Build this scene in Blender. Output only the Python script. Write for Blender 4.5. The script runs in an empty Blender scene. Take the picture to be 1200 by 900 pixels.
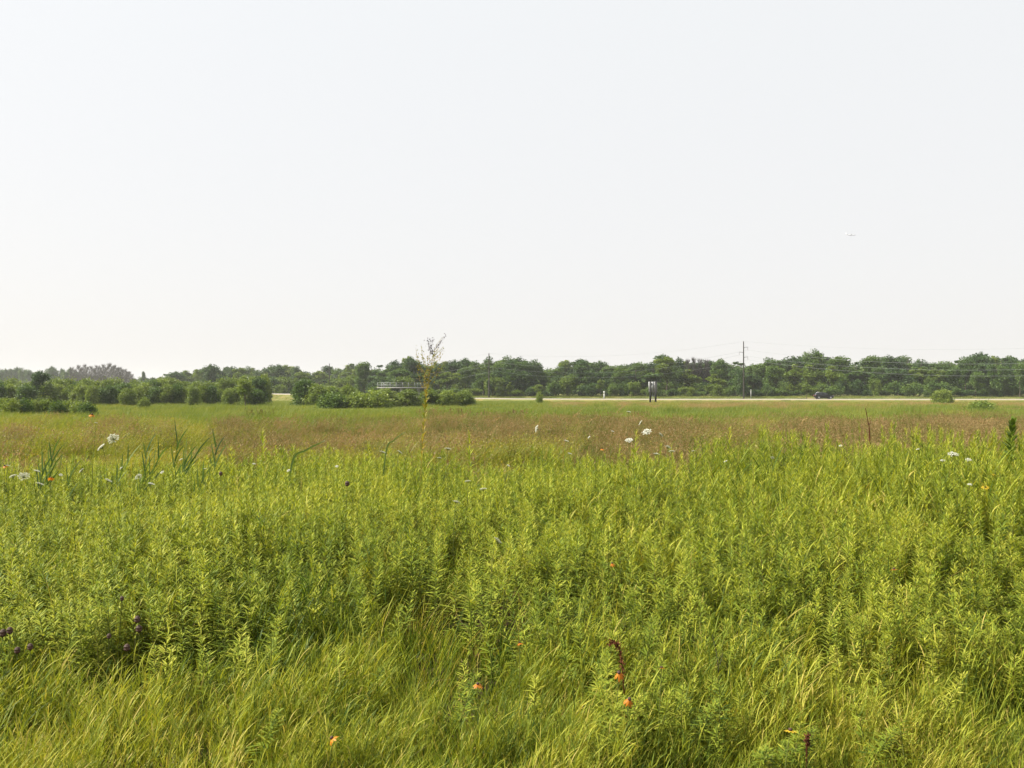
import bpy, bmesh, math, random
import numpy as np
from mathutils import Vector

rng = np.random.default_rng(11)
random.seed(11)
R = math.radians
scene = bpy.context.scene
COL = scene.collection

# ------------------------------------------------------------------ camera
EYE = 1.65
FPX = 1000.0          # focal length in pixels of the 1200 px wide photograph
HOR = 459.0           # horizon row in the photograph
cam_data = bpy.data.cameras.new('camera')
cam_data.sensor_width = 36.0
cam_data.lens = 36.0 * FPX / 1200.0
cam_data.clip_start = 0.05
cam_data.clip_end = 9000.0
cam = bpy.data.objects.new('camera', cam_data)
COL.objects.link(cam)
cam.location = (0, 0, EYE)
cam.rotation_euler = (R(90) + math.atan((HOR - 450.0) / FPX), 0, 0)
scene.camera = cam
scene.render.resolution_x, scene.render.resolution_y = 1024, 768

# ------------------------------------------------------------------ sun + sky
SUN_EL, SUN_AZ = R(47), R(-84)      # azimuth measured from +Y towards +X
sun_vec = Vector((math.sin(SUN_AZ) * math.cos(SUN_EL), math.cos(SUN_AZ) * math.cos(SUN_EL), math.sin(SUN_EL)))
sd = bpy.data.lights.new('sun', 'SUN')
sd.energy = 5.0
sd.angle = R(0.6)
sd.color = (1.0, 0.93, 0.80)
sun = bpy.data.objects.new('sun', sd)
COL.objects.link(sun)
sun.rotation_euler = (-sun_vec).to_track_quat('-Z', 'Y').to_euler()

world = bpy.data.worlds.new('World')
scene.world = world
world.use_nodes = True
wt = world.node_tree
wt.nodes.clear()
wo = wt.nodes.new('ShaderNodeOutputWorld')
wb = wt.nodes.new('ShaderNodeBackground')
ws = wt.nodes.new('ShaderNodeTexSky')
ws.sky_type = 'NISHITA'
ws.sun_disc = False
ws.sun_elevation = SUN_EL
ws.sun_rotation = SUN_AZ
ws.air_density = 1.0
ws.dust_density = 4.0
ws.ozone_density = 1.0
# thick summer haze: the blue of the clear sky is almost wholly washed out
wm = wt.nodes.new('ShaderNodeMix'); wm.data_type = 'RGBA'
wm.inputs[0].default_value = 0.9
wc = wt.nodes.new('ShaderNodeTexCoord'); wz = wt.nodes.new('ShaderNodeSeparateXYZ'); wr = wt.nodes.new('ShaderNodeValToRGB')
wr.color_ramp.elements[0].position = 0.0; wr.color_ramp.elements[0].color = (.97, .945, .93, 1)
wr.color_ramp.elements[1].position = 0.45; wr.color_ramp.elements[1].color = (.985, .995, .99, 1)
wt.links.new(wc.outputs['Generated'], wz.inputs[0]); wt.links.new(wz.outputs['Z'], wr.inputs[0])
wx = wt.nodes.new('ShaderNodeVectorMath'); wx.operation = 'SCALE'; wx.inputs['Scale'].default_value = 4.1
wt.links.new(wr.outputs[0], wx.inputs[0]); wt.links.new(wx.outputs[0], wm.inputs[7])
wt.links.new(ws.outputs[0], wm.inputs[6])
wt.links.new(wm.outputs[2], wb.inputs[0])
wb.inputs[1].default_value = 0.1
wt.links.new(wb.outputs[0], wo.inputs[0])

scene.render.engine = 'CYCLES'
scene.cycles.samples = 160
scene.cycles.use_denoising = True
scene.cycles.max_bounces = 4
scene.cycles.diffuse_bounces = 2
scene.cycles.transmission_bounces = 3
scene.cycles.volume_bounces = 1
scene.cycles.sample_clamp_indirect = 6.0
vs = scene.view_settings
vs.view_transform = 'Standard'
vs.look = 'None'
vs.gamma = 1.0
vs.use_curve_mapping = False
vs.exposure = 1.22

# ------------------------------------------------------------------ helpers
def smooth(a, b, x):
    t = np.clip((np.asarray(x, float) - a) / (b - a), 0, 1)
    return t * t * (3 - 2 * t)

_tab = np.random.default_rng(5).random((256, 256))
def vnoise(x, y, s=1.0, o=0):
    x = np.asarray(x, float) / s + 37.3 * o + 1000.0
    y = np.asarray(y, float) / s + 11.7 * o + 1000.0
    xi = np.floor(x).astype(int); yi = np.floor(y).astype(int)
    fx = x - xi; fy = y - yi
    fx = fx * fx * (3 - 2 * fx); fy = fy * fy * (3 - 2 * fy)
    a = _tab[xi % 256, yi % 256]; b = _tab[(xi + 1) % 256, yi % 256]
    c = _tab[xi % 256, (yi + 1) % 256]; d = _tab[(xi + 1) % 256, (yi + 1) % 256]
    return (a * (1 - fx) + b * fx) * (1 - fy) + (c * (1 - fx) + d * fx) * fy

def fbm(x, y, s=1.0, o=0):
    return (vnoise(x, y, s, o) * .55 + vnoise(x, y, s / 2.1, o + 1) * .3 + vnoise(x, y, s / 4.3, o + 2) * .15)

def edge(x):
    """distance at which the tall near stand ends"""
    return 10.6 + 0.02 * np.asarray(x, float) * 3 + 1.3 * (fbm(x, 0 * np.asarray(x, float), 3.0, 4) - .5)

def ground_z(x, y):
    x = np.asarray(x, float); y = np.asarray(y, float)
    e = edge(x)
    z = -1.0 * smooth(0, 6.0, y - e - 0.3)
    z = z + 0.10 * (fbm(x, y, 2.2, 9) - .5) * smooth(1, 3, y)
    z = z + 0.25 * (fbm(x, y, 17, 19) - .5) * smooth(14, 30, y)
    z = z + 1.25 * smooth(236, 268, y) + 0.6 * smooth(270, 420, y)
    return z

def at(px, py, d):
    return Vector(((px - 600) / FPX * d, d, EYE + (HOR - py) / FPX * d))

def gz(x, y):
    return float(ground_z(x, y))

def mesh_np(name, v, faces_list, mats, tone=None, smooth_shade=False, mat_idx=None):
    """faces_list: list of int arrays (n,k)"""
    me = bpy.data.meshes.new(name)
    v = np.asarray(v, np.float32).reshape(-1, 3)
    loops = np.concatenate([f.reshape(-1) for f in faces_list]).astype(np.int32)
    tot = np.concatenate([np.full(len(f), f.shape[1], np.int32) for f in faces_list])
    start = np.concatenate([[0], np.cumsum(tot)[:-1]]).astype(np.int32)
    me.vertices.add(len(v)); me.vertices.foreach_set('co', v.reshape(-1))
    me.loops.add(len(loops)); me.loops.foreach_set('vertex_index', loops)
    me.polygons.add(len(tot)); me.polygons.foreach_set('loop_start', start)
    me.update(calc_edges=True)
    for m in (mats if isinstance(mats, (list, tuple)) else [mats]):
        me.materials.append(m)
    if mat_idx is not None:
        me.polygons.foreach_set('material_index', np.asarray(mat_idx, np.int32))
    if tone is not None:
        a = me.attributes.new('tone', 'FLOAT', 'POINT')
        a.data.foreach_set('value', np.asarray(tone, np.float32))
    if smooth_shade:
        me.polygons.foreach_set('use_smooth', np.ones(len(tot), bool))
    me.validate()
    return me

class G:
    """collects ribbons, diamonds, tubes into one mesh"""
    def __init__(s):
        s.v = []; s.f4 = []; s.t = []; s.m = []; s.n = 0
    def add(s, v, f, tone, mi=0):
        v = np.asarray(v, float).reshape(-1, 3)
        s.v.append(v); s.f4.append(np.asarray(f, int) + s.n); s.n += len(v)
        s.t.append(np.broadcast_to(np.asarray(tone, float), (len(v),)).copy())
        s.m.append(np.full(len(f), mi))
    def ribbons(s, base, dirv, L, W, bend, side=None, nseg=4, tone=0.5, prof=None, mi=0):
        base = np.asarray(base, float).reshape(-1, 3); N = len(base)
        dirv = np.asarray(dirv, float).reshape(-1, 3)
        dirv = dirv / np.linalg.norm(dirv, axis=1, keepdims=True)
        L = np.broadcast_to(np.asarray(L, float), (N,)); W = np.broadcast_to(np.asarray(W, float), (N,))
        bend = np.broadcast_to(np.asarray(bend, float), (N, 3))
        if side is None:
            a = rng.random(N) * 6.283
            side = np.stack([np.cos(a), np.sin(a), 0 * a], 1)
        side = side - dirv * np.sum(side * dirv, 1, keepdims=True)
        side = side / (np.linalg.norm(side, axis=1, keepdims=True) + 1e-9)
        t = np.linspace(0, 1, nseg + 1)
        if prof is None: prof = lambda q: (1 - q) ** .6 * (0.75 + .5 * q)
        w = prof(t)
        P = base[:, None] + dirv[:, None] * (L[:, None] * t)[..., None] + bend[:, None] * (L[:, None] * t * t)[..., None]
        off = side[:, None] * (W[:, None] * w * .5)[..., None]
        V = np.stack([P - off, P + off], 2)                 # N, k, 2, 3
        k = nseg + 1
        i0 = (np.arange(N) * k * 2)[:, None] + (np.arange(nseg) * 2)[None]
        F = np.stack([i0, i0 + 1, i0 + 3, i0 + 2], -1).reshape(-1, 4)
        tone = np.broadcast_to(np.asarray(tone, float), (N,))
        s.add(V, F, np.repeat(tone, k * 2), mi)
        return P
    def diamonds(s, c, a, b, tone=0.5, mi=0):
        """rhombic leaf faces: centre c, half axes a, b"""
        c = np.asarray(c, float)
        V = np.stack([c - a, c - b, c + a, c + b], 1)
        i = np.arange(len(c))[:, None] * 4 + np.arange(4)[None]
        s.add(V, i, np.repeat(np.broadcast_to(np.asarray(tone, float), (len(c),)), 4), mi)
    def tube(s, pts, rad, n=6, tone=0.5, mi=0):
        pts = np.asarray(pts, float); k = len(pts)
        rad = np.broadcast_to(np.asarray(rad, float), (k,))
        tan = np.gradient(pts, axis=0); tan /= np.linalg.norm(tan, axis=1, keepdims=True) + 1e-9
        ref = np.where(np.abs(tan[:, 2:3]) > .9, np.array([[1., 0, 0]]), np.array([[0, 0, 1.]]))
        u = np.cross(tan, ref); u /= np.linalg.norm(u, axis=1, keepdims=True) + 1e-9
        w = np.cross(tan, u)
        an = np.arange(n) / n * 2 * math.pi
        V = pts[:, None] + (u[:, None] * np.cos(an)[None, :, None] + w[:, None] * np.sin(an)[None, :, None]) * rad[:, None, None]
        F = []
        for i in range(k - 1):
            for j in range(n):
                j2 = (j + 1) % n
                F.append((i * n + j, i * n + j2, (i + 1) * n + j2, (i + 1) * n + j))
        s.add(V, F, tone, mi)
    def box(s, x0, x1, y0, y1, z0, z1, tone=.5, mi=0):
        V = [(x0, y0, z0), (x1, y0, z0), (x1, y1, z0), (x0, y1, z0), (x0, y0, z1), (x1, y0, z1), (x1, y1, z1), (x0, y1, z1)]
        F = [(0, 3, 2, 1), (4, 5, 6, 7), (0, 1, 5, 4), (1, 2, 6, 5), (2, 3, 7, 6), (3, 0, 4, 7)]
        s.add(V, F, tone, mi)
    def mesh(s, name, mats, smooth_shade=False):
        return mesh_np(name, np.concatenate(s.v), [np.concatenate(s.f4)], mats, np.concatenate(s.t), smooth_shade, np.concatenate(s.m))

def link(name, data, parent=None, loc=(0, 0, 0), **props):
    o = bpy.data.objects.new(name, data)
    COL.objects.link(o)
    if parent is not None: o.parent = parent
    o.location = loc
    for k, v in props.items(): o[k] = v
    return o

def thing(name, label, cat, loc=(0, 0, 0), rz=0.0, scale=None, group=None):
    o = link(name, None, None, loc, label=label, category=cat)
    o.empty_display_size = 0.1
    o.rotation_euler = (0, 0, rz)
    if scale is not None: o.scale = scale
    if group: o['group'] = group
    return o

def rand_unit(n):
    v = rng.normal(size=(n, 3))
    return v / np.linalg.norm(v, axis=1, keepdims=True)

# ------------------------------------------------------------------ materials
def nt(name):
    m = bpy.data.materials.new(name); m.use_nodes = True
    t = m.node_tree; t.nodes.clear()
    return m, t, t.nodes.new('ShaderNodeOutputMaterial')

def leaf_mat(name, stops, transl=0.35, rough=0.5, spec=0.25, obj_var=0.25, tcol=(1.15, 1.1, .55), patch=0.0, patch_scale=1.0):
    """foliage: colour ramp over the per-leaf 'tone', varied a little from plant to plant"""
    m, t, out = nt(name)
    N = t.nodes.new; L = t.links.new
    at_ = N('ShaderNodeAttribute'); at_.attribute_name = 'tone'
    oi = N('ShaderNodeObjectInfo')
    mr = N('ShaderNodeMath'); mr.operation = 'MULTIPLY_ADD'
    mr.inputs[1].default_value = obj_var; mr.inputs[2].default_value = -obj_var / 2
    L(oi.outputs['Random'], mr.inputs[0])
    ad = N('ShaderNodeMath'); ad.operation = 'ADD'
    L(at_.outputs['Fac'], ad.inputs[0]); L(mr.outputs[0], ad.inputs[1])
    if patch:            # vigour of the growth differs from patch to patch of the meadow
        ge = N('ShaderNodeNewGeometry'); pn = N('ShaderNodeTexNoise')
        pn.inputs['Scale'].default_value = patch_scale; pn.inputs['Detail'].default_value = 3
        L(ge.outputs['Position'], pn.inputs['Vector'])
        pm = N('ShaderNodeMath'); pm.operation = 'MULTIPLY_ADD'; pm.inputs[1].default_value = patch; pm.inputs[2].default_value = -patch / 2
        L(pn.outputs['Fac'], pm.inputs[0])
        a2 = N('ShaderNodeMath'); a2.operation = 'ADD'; L(ad.outputs[0], a2.inputs[0]); L(pm.outputs[0], a2.inputs[1]); ad = a2
    cr = N('ShaderNodeValToRGB')
    e = cr.color_ramp.elements
    while len(e) < len(stops): e.new(0.5)
    for i, (p, c) in enumerate(stops):
        e[i].position = p; e[i].color = (*c, 1)
    L(ad.outputs[0], cr.inputs[0])
    p = N('ShaderNodeBsdfPrincipled')
    p.inputs['Roughness'].default_value = rough
    p.inputs['Specular IOR Level'].default_value = spec
    L(cr.outputs[0], p.inputs['Base Color'])
    tr = N('ShaderNodeBsdfTranslucent')
    mu = N('ShaderNodeMix'); mu.data_type = 'RGBA'; mu.blend_type = 'MULTIPLY'
    mu.inputs[0].default_value = 1; mu.inputs[7].default_value = (*tcol, 1)
    L(cr.outputs[0], mu.inputs[6]); L(mu.outputs[2], tr.inputs[0])
    mx = N('ShaderNodeMixShader'); mx.inputs[0].default_value = transl
    L(p.outputs[0], mx.inputs[1]); L(tr.outputs[0], mx.inputs[2])
    L(mx.outputs[0], out.inputs[0])
    return m

def plain_mat(name, c1, c2=None, scale=5.0, rough=0.6, metal=0.0, bump=0.0, spec=0.5):
    m, t, out = nt(name)
    N = t.nodes.new; L = t.links.new
    p = N('ShaderNodeBsdfPrincipled')
    p.inputs['Roughness'].default_value = rough; p.inputs['Metallic'].default_value = metal
    p.inputs['Specular IOR Level'].default_value = spec
    tc = N('ShaderNodeTexCoord'); no = N('ShaderNodeTexNoise')
    no.inputs['Scale'].default_value = scale; no.inputs['Detail'].default_value = 6
    L(tc.outputs['Object'], no.inputs['Vector'])
    cr = N('ShaderNodeValToRGB')
    c2 = c2 or tuple(x * .75 for x in c1)
    cr.color_ramp.elements[0].position = .35; cr.color_ramp.elements[0].color = (*c1, 1)
    cr.color_ramp.elements[1].position = .65; cr.color_ramp.elements[1].color = (*c2, 1)
    L(no.outputs['Fac'], cr.inputs[0]); L(cr.outputs[0], p.inputs['Base Color'])
    if bump:
        b = N('ShaderNodeBump'); b.inputs['Strength'].default_value = bump
        L(no.outputs['Fac'], b.inputs['Height']); L(b.outputs[0], p.inputs['Normal'])
    L(p.outputs[0], out.inputs[0])
    return m

M = {}
M['grass'] = leaf_mat('near_grass', [(0, (.05, .09, .012)), (.4, (.195, .24, .024)), (.75, (.355, .36, .040)), (1, (.41, .34, .085))], .33, .55, .12, .35, patch=.75, patch_scale=.9)
M['goldenrod'] = leaf_mat('goldenrod_leaf', [(0, (.042, .085, .014)), (.45, (.195, .25, .027)), (.8, (.355, .375, .045)), (1, (.40, .40, .07))], .33, .6, .12, .4, patch=.75, patch_scale=.8)
M['stem'] = leaf_mat('green_stem', [(0, (.08, .10, .02)), (.6, (.14, .16, .04)), (1, (.18, .10, .05))], .15)
M['straw'] = leaf_mat('dry_straw', [(0, (.20, .10, .04)), (.5, (.32, .21, .09)), (1, (.45, .34, .18))], .3)
M['brown'] = leaf_mat('brown_seed_grass', [(0, (.075, .105, .016)), (.35, (.16, .155, .032)), (.6, (.175, .130, .052)), (1, (.28, .195, .088))], .35, .6, .15, .85, (1.1, 1, .7), patch=1.3, patch_scale=.22)
M['yellowgrass'] = leaf_mat('yellow_green_grass', [(0, (.085, .13, .016)), (.5, (.18, .21, .022)), (1, (.29, .25, .045))], .4, .5, .2, .3, patch=1.0, patch_scale=.14)
M['greengrass'] = leaf_mat('bright_green_grass', [(0, (.08, .13, .016)), (.5, (.145, .195, .022)), (1, (.23, .235, .04))], .4, .5, .2, .3, patch=1.0, patch_scale=.07)
M['tan'] = leaf_mat('tan_dry_grass', [(0, (.17, .18, .05)), (.5, (.26, .21, .07)), (1, (.32, .24, .10))], .35, .6, .15, .3, (1.1, 1, .7))
M['mown'] = leaf_mat('mown_grass', [(0, (.10, .14, .03)), (.5, (.15, .19, .04)), (1, (.23, .23, .06))], .35, .6, .15, .3)
M['reed'] = leaf_mat('reed_leaf', [(0, (.05, .10, .03)), (.5, (.085, .15, .04)), (1, (.14, .20, .05))], .3, .4, .4, .3)
M['treeA'] = leaf_mat('tree_leaf_dark', [(0, (.026, .056, .019)), (.5, (.045, .090, .026)), (1, (.080, .135, .036))], .3, .55, .2, .35)
M['treeB'] = leaf_mat('tree_leaf_mid', [(0, (.040, .08, .020)), (.5, (.070, .126, .026)), (1, (.125, .19, .036))], .32, .55, .2, .35)
M['treeC'] = leaf_mat('tree_leaf_light', [(0, (.07, .115, .018)), (.5, (.115, .17, .023)), (1, (.18, .23, .035))], .35, .55, .2, .35)
M['willow'] = leaf_mat('willow_leaf', [(0, (.085, .135, .026)), (.5, (.15, .21, .036)), (1, (.23, .28, .055))], .35, .5, .25, .35)
M['graytwig'] = leaf_mat('bare_twig', [(0, (.055, .045, .048)), (1, (.10, .085, .085))], .1, .8, .1)
M['bark'] = plain_mat('bark', (.10, .075, .055), (.055, .042, .032), 6, .9, 0, .4)
M['white_petal'] = leaf_mat('white_floret', [(0, (.55, .57, .48)), (1, (.70, .70, .65))], .35, .6, .2, .1, (1, 1, .92))
M['orange_petal'] = leaf_mat('orange_petal', [(0, (.42, .13, .015)), (1, (.55, .22, .02))], .35, .5, .2, .2, (1.1, .9, .5))
M['yellow_petal'] = leaf_mat('yellow_petal', [(0, (.48, .32, .02)), (1, (.58, .42, .03))], .35, .5, .2, .2, (1.1, 1, .5))
M['dark_cone'] = plain_mat('dark_cone', (.035, .018, .012), (.07, .03, .02), 60, .8, 0, .5)
M['rust'] = leaf_mat('rust_stem', [(0, (.07, .025, .012)), (1, (.15, .055, .025))], .1, .7, .1)
M['amber'] = leaf_mat('amber_leaf', [(0, (.16, .20, .025)), (.6, (.27, .25, .04)), (1, (.32, .21, .05))], .4, .5, .2, .1)

# ------------------------------------------------------------------ ground
def build_ground():
    ys = np.concatenate([np.linspace(-60, 0, 8), np.linspace(1, 24, 70), np.linspace(25, 80, 56), np.linspace(83, 300, 74), np.linspace(310, 1500, 40)])
    u = np.linspace(-1, 1, 121)
    V = []
    for y in ys:
        w = 30 + max(y, 0) * 1.15
        w = min(w, 1500) if y < 1400 else 1500
        x = np.sign(u) * (np.abs(u) ** 1.3) * w
        z = ground_z(x, np.full_like(x, y))
        V.append(np.stack([x, np.full_like(x, y), z], 1))
    # outermost columns reach far sideways so the sheet is wide everywhere
    V = np.array(V)
    V[:, 0, 0] = -1500; V[:, -1, 0] = 1500
    n, k = V.shape[:2]
    i = (np.arange(n - 1)[:, None] * k + np.arange(k - 1)[None]).reshape(-1)
    F = np.stack([i, i + 1, i + k + 1, i + k], 1)
    m, t, out = nt('meadow_soil')
    N = t.nodes.new; L = t.links.new
    p = N('ShaderNodeBsdfPrincipled'); p.inputs['Roughness'].default_value = .95; p.inputs['Specular IOR Level'].default_value = .1
    g = N('ShaderNodeNewGeometry')
    n1 = N('ShaderNodeTexNoise'); n1.inputs['Scale'].default_value = 9; n1.inputs['Detail'].default_value = 8
    n2 = N('ShaderNodeTexNoise'); n2.inputs['Scale'].default_value = .12; n2.inputs['Detail'].default_value = 5
    L(g.outputs['Position'], n1.inputs['Vector']); L(g.outputs['Position'], n2.inputs['Vector'])
    soil = N('ShaderNodeValToRGB'); soil.color_ramp.elements[0].color = (.022, .016, .010, 1); soil.color_ramp.elements[1].color = (.055, .042, .022, 1)
    turf = N('ShaderNodeValToRGB'); turf.color_ramp.elements[0].color = (.09, .12, .03, 1); turf.color_ramp.elements[1].color = (.17, .15, .05, 1)
    turf.color_ramp.elements[0].position = .4; turf.color_ramp.elements[1].position = .62
    L(n1.outputs['Fac'], soil.inputs[0]); L(n2.outputs['Fac'], turf.inputs[0])
    sx = N('ShaderNodeSeparateXYZ'); L(g.outputs['Position'], sx.inputs[0])
    mr = N('ShaderNodeMapRange'); mr.inputs[1].default_value = 14; mr.inputs[2].default_value = 40
    L(sx.outputs['Y'], mr.inputs[0])
    mx = N('ShaderNodeMix'); mx.data_type = 'RGBA'
    L(mr.outputs[0], mx.inputs[0]); L(soil.outputs[0], mx.inputs[6]); L(turf.outputs[0], mx.inputs[7])
    L(mx.outputs[2], p.inputs['Base Color'])
    b = N('ShaderNodeBump'); b.inputs['Strength'].default_value = .6; b.inputs['Distance'].default_value = .03
    L(n1.outputs['Fac'], b.inputs['Height']); L(b.outputs[0], p.inputs['Normal'])
    L(p.outputs[0], out.inputs[0])
    me = mesh_np('ground', V.reshape(-1, 3), [F], m, None, True)
    link('ground', me, kind='structure')
build_ground()

# ------------------------------------------------------------------ road on its low bank
def catmull(P, n=14):
    P = [np.array(p, float) for p in P]
    P = [2 * P[0] - P[1]] + P + [2 * P[-1] - P[-2]]
    out = []
    for i in range(1, len(P) - 2):
        for t in np.linspace(0, 1, n, endpoint=False):
            a, b, c, d = P[i - 1], P[i], P[i + 1], P[i + 2]
            out.append(.5 * (2 * b + (c - a) * t + (2 * a - 5 * b + 4 * c - d) * t ** 2 + (3 * b - a - 3 * c + d) * t ** 3))
    out.append(P[-2])
    return np.array(out)
ROAD = catmull([(420, 208, -.2), (260, 215, -.22), (100, 223, -.24), (20, 228, -.22), (-15, 233, .05), (-70, 246, 1.15), (-130, 262, 1.7), (-260, 300, 2.0), (-420, 350, 2.0)])
def strip(name, offs, mat, parent=None, **props):
    T = np.gradient(ROAD, axis=0); T[:, 2] = 0; T /= np.linalg.norm(T, axis=1, keepdims=True)
    Nn = np.stack([T[:, 1], -T[:, 0], 0 * T[:, 0]], 1)     # points away from camera (+y) or towards
    Nn *= np.sign(Nn[:, 1:2])
    V = np.stack([ROAD + Nn * o + np.array([0, 0, dz]) for o, dz in offs], 1)
    n, k = V.shape[:2]
    i = (np.arange(n - 1)[:, None] * k + np.arange(k - 1)[None]).reshape(-1)
    F = np.stack([i, i + 1, i + k + 1, i + k], 1)
    return link(name, mesh_np(name, V.reshape(-1, 3), [F], mat), parent, **props)
asphalt = plain_mat('old_asphalt', (.20, .19, .175), (.16, .155, .145), .8, .9, 0, .1, .2)
gravel = plain_mat('pale_gravel', (.30, .27, .22), (.24, .21, .165), 3, .95, 0, .3, .1)
bankm = plain_mat('bank_turf', (.13, .15, .04), (.20, .17, .06), .7, .95, 0, .4, .1)
paint_w = plain_mat('white_road_paint', (.72, .72, .70), (.6, .6, .58), 2, .7)
paint_y = plain_mat('yellow_road_paint', (.70, .48, .06), (.6, .4, .05), 2, .7)
road = strip('road', [(-4.0, -.04), (0, .03), (4.0, -.04)], asphalt, kind='structure')
strip('shoulder', [(-5.8, -.20), (-4.9, -.09), (-4.0, -.044)], gravel, road)
strip('shoulder', [(4.0, -.044), (5.6, -.10), (6.3, -.22)], gravel, road)
strip('edge_line', [(-3.7, -.026), (-3.55, -.025)], paint_w, road)
strip('edge_line', [(3.55, -.025), (3.7, -.026)], paint_w, road)
strip('centre_line', [(-.16, .036), (-.05, .037)], paint_y, road)
strip('centre_line', [(.05, .037), (.16, .036)], paint_y, road)
strip('road_bank', [(-13, -3.2), (-5.8, -.205)], bankm, kind='structure')
strip('road_bank', [(6.3, -.225), (12, -3.0)], bankm, kind='structure')

# ------------------------------------------------------------------ geometry-node scatter (only for uncountable ground cover)
def scatter(name, pts, rot, scl, protos, label, cat):
    me = bpy.data.meshes.new(name)
    me.vertices.add(len(pts)); me.vertices.foreach_set('co', np.asarray(pts, np.float32).reshape(-1))
    for nm, dat in (('rot', rot), ('scl', scl)):
        a = me.attributes.new(nm, 'FLOAT_VECTOR', 'POINT'); a.data.foreach_set('vector', np.asarray(dat, np.float32).reshape(-1))
    a = me.attributes.new('pick', 'INT', 'POINT'); a.data.foreach_set('value', rng.integers(0, len(protos), len(pts)).astype(np.int32))
    o = link(name, me, kind='stuff', label=label, category=cat)
    ng = bpy.data.node_groups.new(name + '_scatter', 'GeometryNodeTree')
    ng.interface.new_socket('Geometry', in_out='INPUT', socket_type='NodeSocketGeometry')
    ng.interface.new_socket('Geometry', in_out='OUTPUT', socket_type='NodeSocketGeometry')
    N = ng.nodes.new; L = ng.links.new
    gi = N('NodeGroupInput'); go = N('NodeGroupOutput')
    ip = N('GeometryNodeInstanceOnPoints')
    jn = N('GeometryNodeJoinGeometry')
    for pm in protos:
        po = bpy.data.objects.new(name + '_tuft', pm)       # not linked: only its mesh is used
        oi = N('GeometryNodeObjectInfo'); oi.inputs['Object'].default_value = po
        gt = N('GeometryNodeGeometryToInstance')
        L(oi.outputs['Geometry'], gt.inputs[0]); L(gt.outputs[0], jn.inputs[0])
    def na(nm, ty):
        n = N('GeometryNodeInputNamedAttribute'); n.data_type = ty; n.inputs['Name'].default_value = nm
        return n.outputs['Attribute']
    L(gi.outputs[0], ip.inputs['Points']); L(jn.outputs[0], ip.inputs['Instance'])
    ip.inputs['Pick Instance'].default_value = True
    L(na('pick', 'INT'), ip.inputs['Instance Index'])
    e2r = N('FunctionNodeEulerToRotation'); L(na('rot', 'FLOAT_VECTOR'), e2r.inputs[0]); L(e2r.outputs[0], ip.inputs['Rotation'])
    L(na('scl', 'FLOAT_VECTOR'), ip.inputs['Scale'])
    L(ip.outputs[0], go.inputs[0])
    md = o.modifiers.new('scatter', 'NODES'); md.node_group = ng
    return o

def field_points(y0, y1, dens, margin=3.0):
    """random points over the wedge the photo sees (with a margin), density per m2 at depth y"""
    n = 4000; ys = np.linspace(y0, y1, n); w = 1.34 * ys + 2 * margin
    lam = w * np.array([dens(y) for y in ys]); tot = np.trapezoid(lam, ys) if hasattr(np, 'trapezoid') else np.trapz(lam, ys)
    cdf = np.cumsum(lam); cdf /= cdf[-1]
    k = int(tot); y = np.interp(rng.random(k), cdf, ys)
    x = (rng.random(k) - .5) * (1.34 * y + 2 * margin)
    return x, y

# ------------------------------------------------------------------ mid and far field
def grass_patch(n, rad, h, wid, mat, lean=.12, panicle=0, pan_tone=(.6, 1), tone=(0, .6), nseg=3, seed_size=.012):
    g = G()
    r = rad * np.sqrt(rng.random(n)); a = rng.random(n) * 6.283
    base = np.stack([r * np.cos(a), r * np.sin(a), -.05 + 0 * a], 1)
    L = h * (.55 + .5 * rng.random(n))
    d = np.stack([rng.normal(lean, .16, n), rng.normal(0, .16, n), np.ones(n)], 1)
    b = np.stack([rng.normal(lean * 1.4, .14, n), rng.normal(0, .12, n), -.10 - .12 * rng.random(n)], 1)
    P = g.ribbons(base, d, L, wid * (.6 + .8 * rng.random(n)), b, nseg=nseg, tone=tone[0] + (tone[1] - tone[0]) * rng.random(n))
    if panicle:
        idx = rng.choice(n, int(n * .55))
        tip = P[idx, -1]; m = panicle
        c = np.repeat(tip, m, 0)
        k = len(c); q = rng.random(k)
        c = c + np.stack([rng.normal(lean * .4, .045, k) * (1 - q * .6), rng.normal(0, .045, k) * (1 - q * .6), (q - .75) * .28 * h], 1)
        s = seed_size * (.6 + .9 * rng.random(k))
        u = rand_unit(k); u[:, 2] = np.abs(u[:, 2]) + .5; u /= np.linalg.norm(u, axis=1, keepdims=True)
        v = np.cross(u, rand_unit(k)); v /= np.linalg.norm(v, axis=1, keepdims=True) + 1e-6
        g.diamonds(c, u * (s * 1.8)[:, None], v * (s * .7)[:, None], pan_tone[0] + (pan_tone[1] - pan_tone[0]) * rng.random(k))
    return g.mesh('grass_patch', mat)

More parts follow.
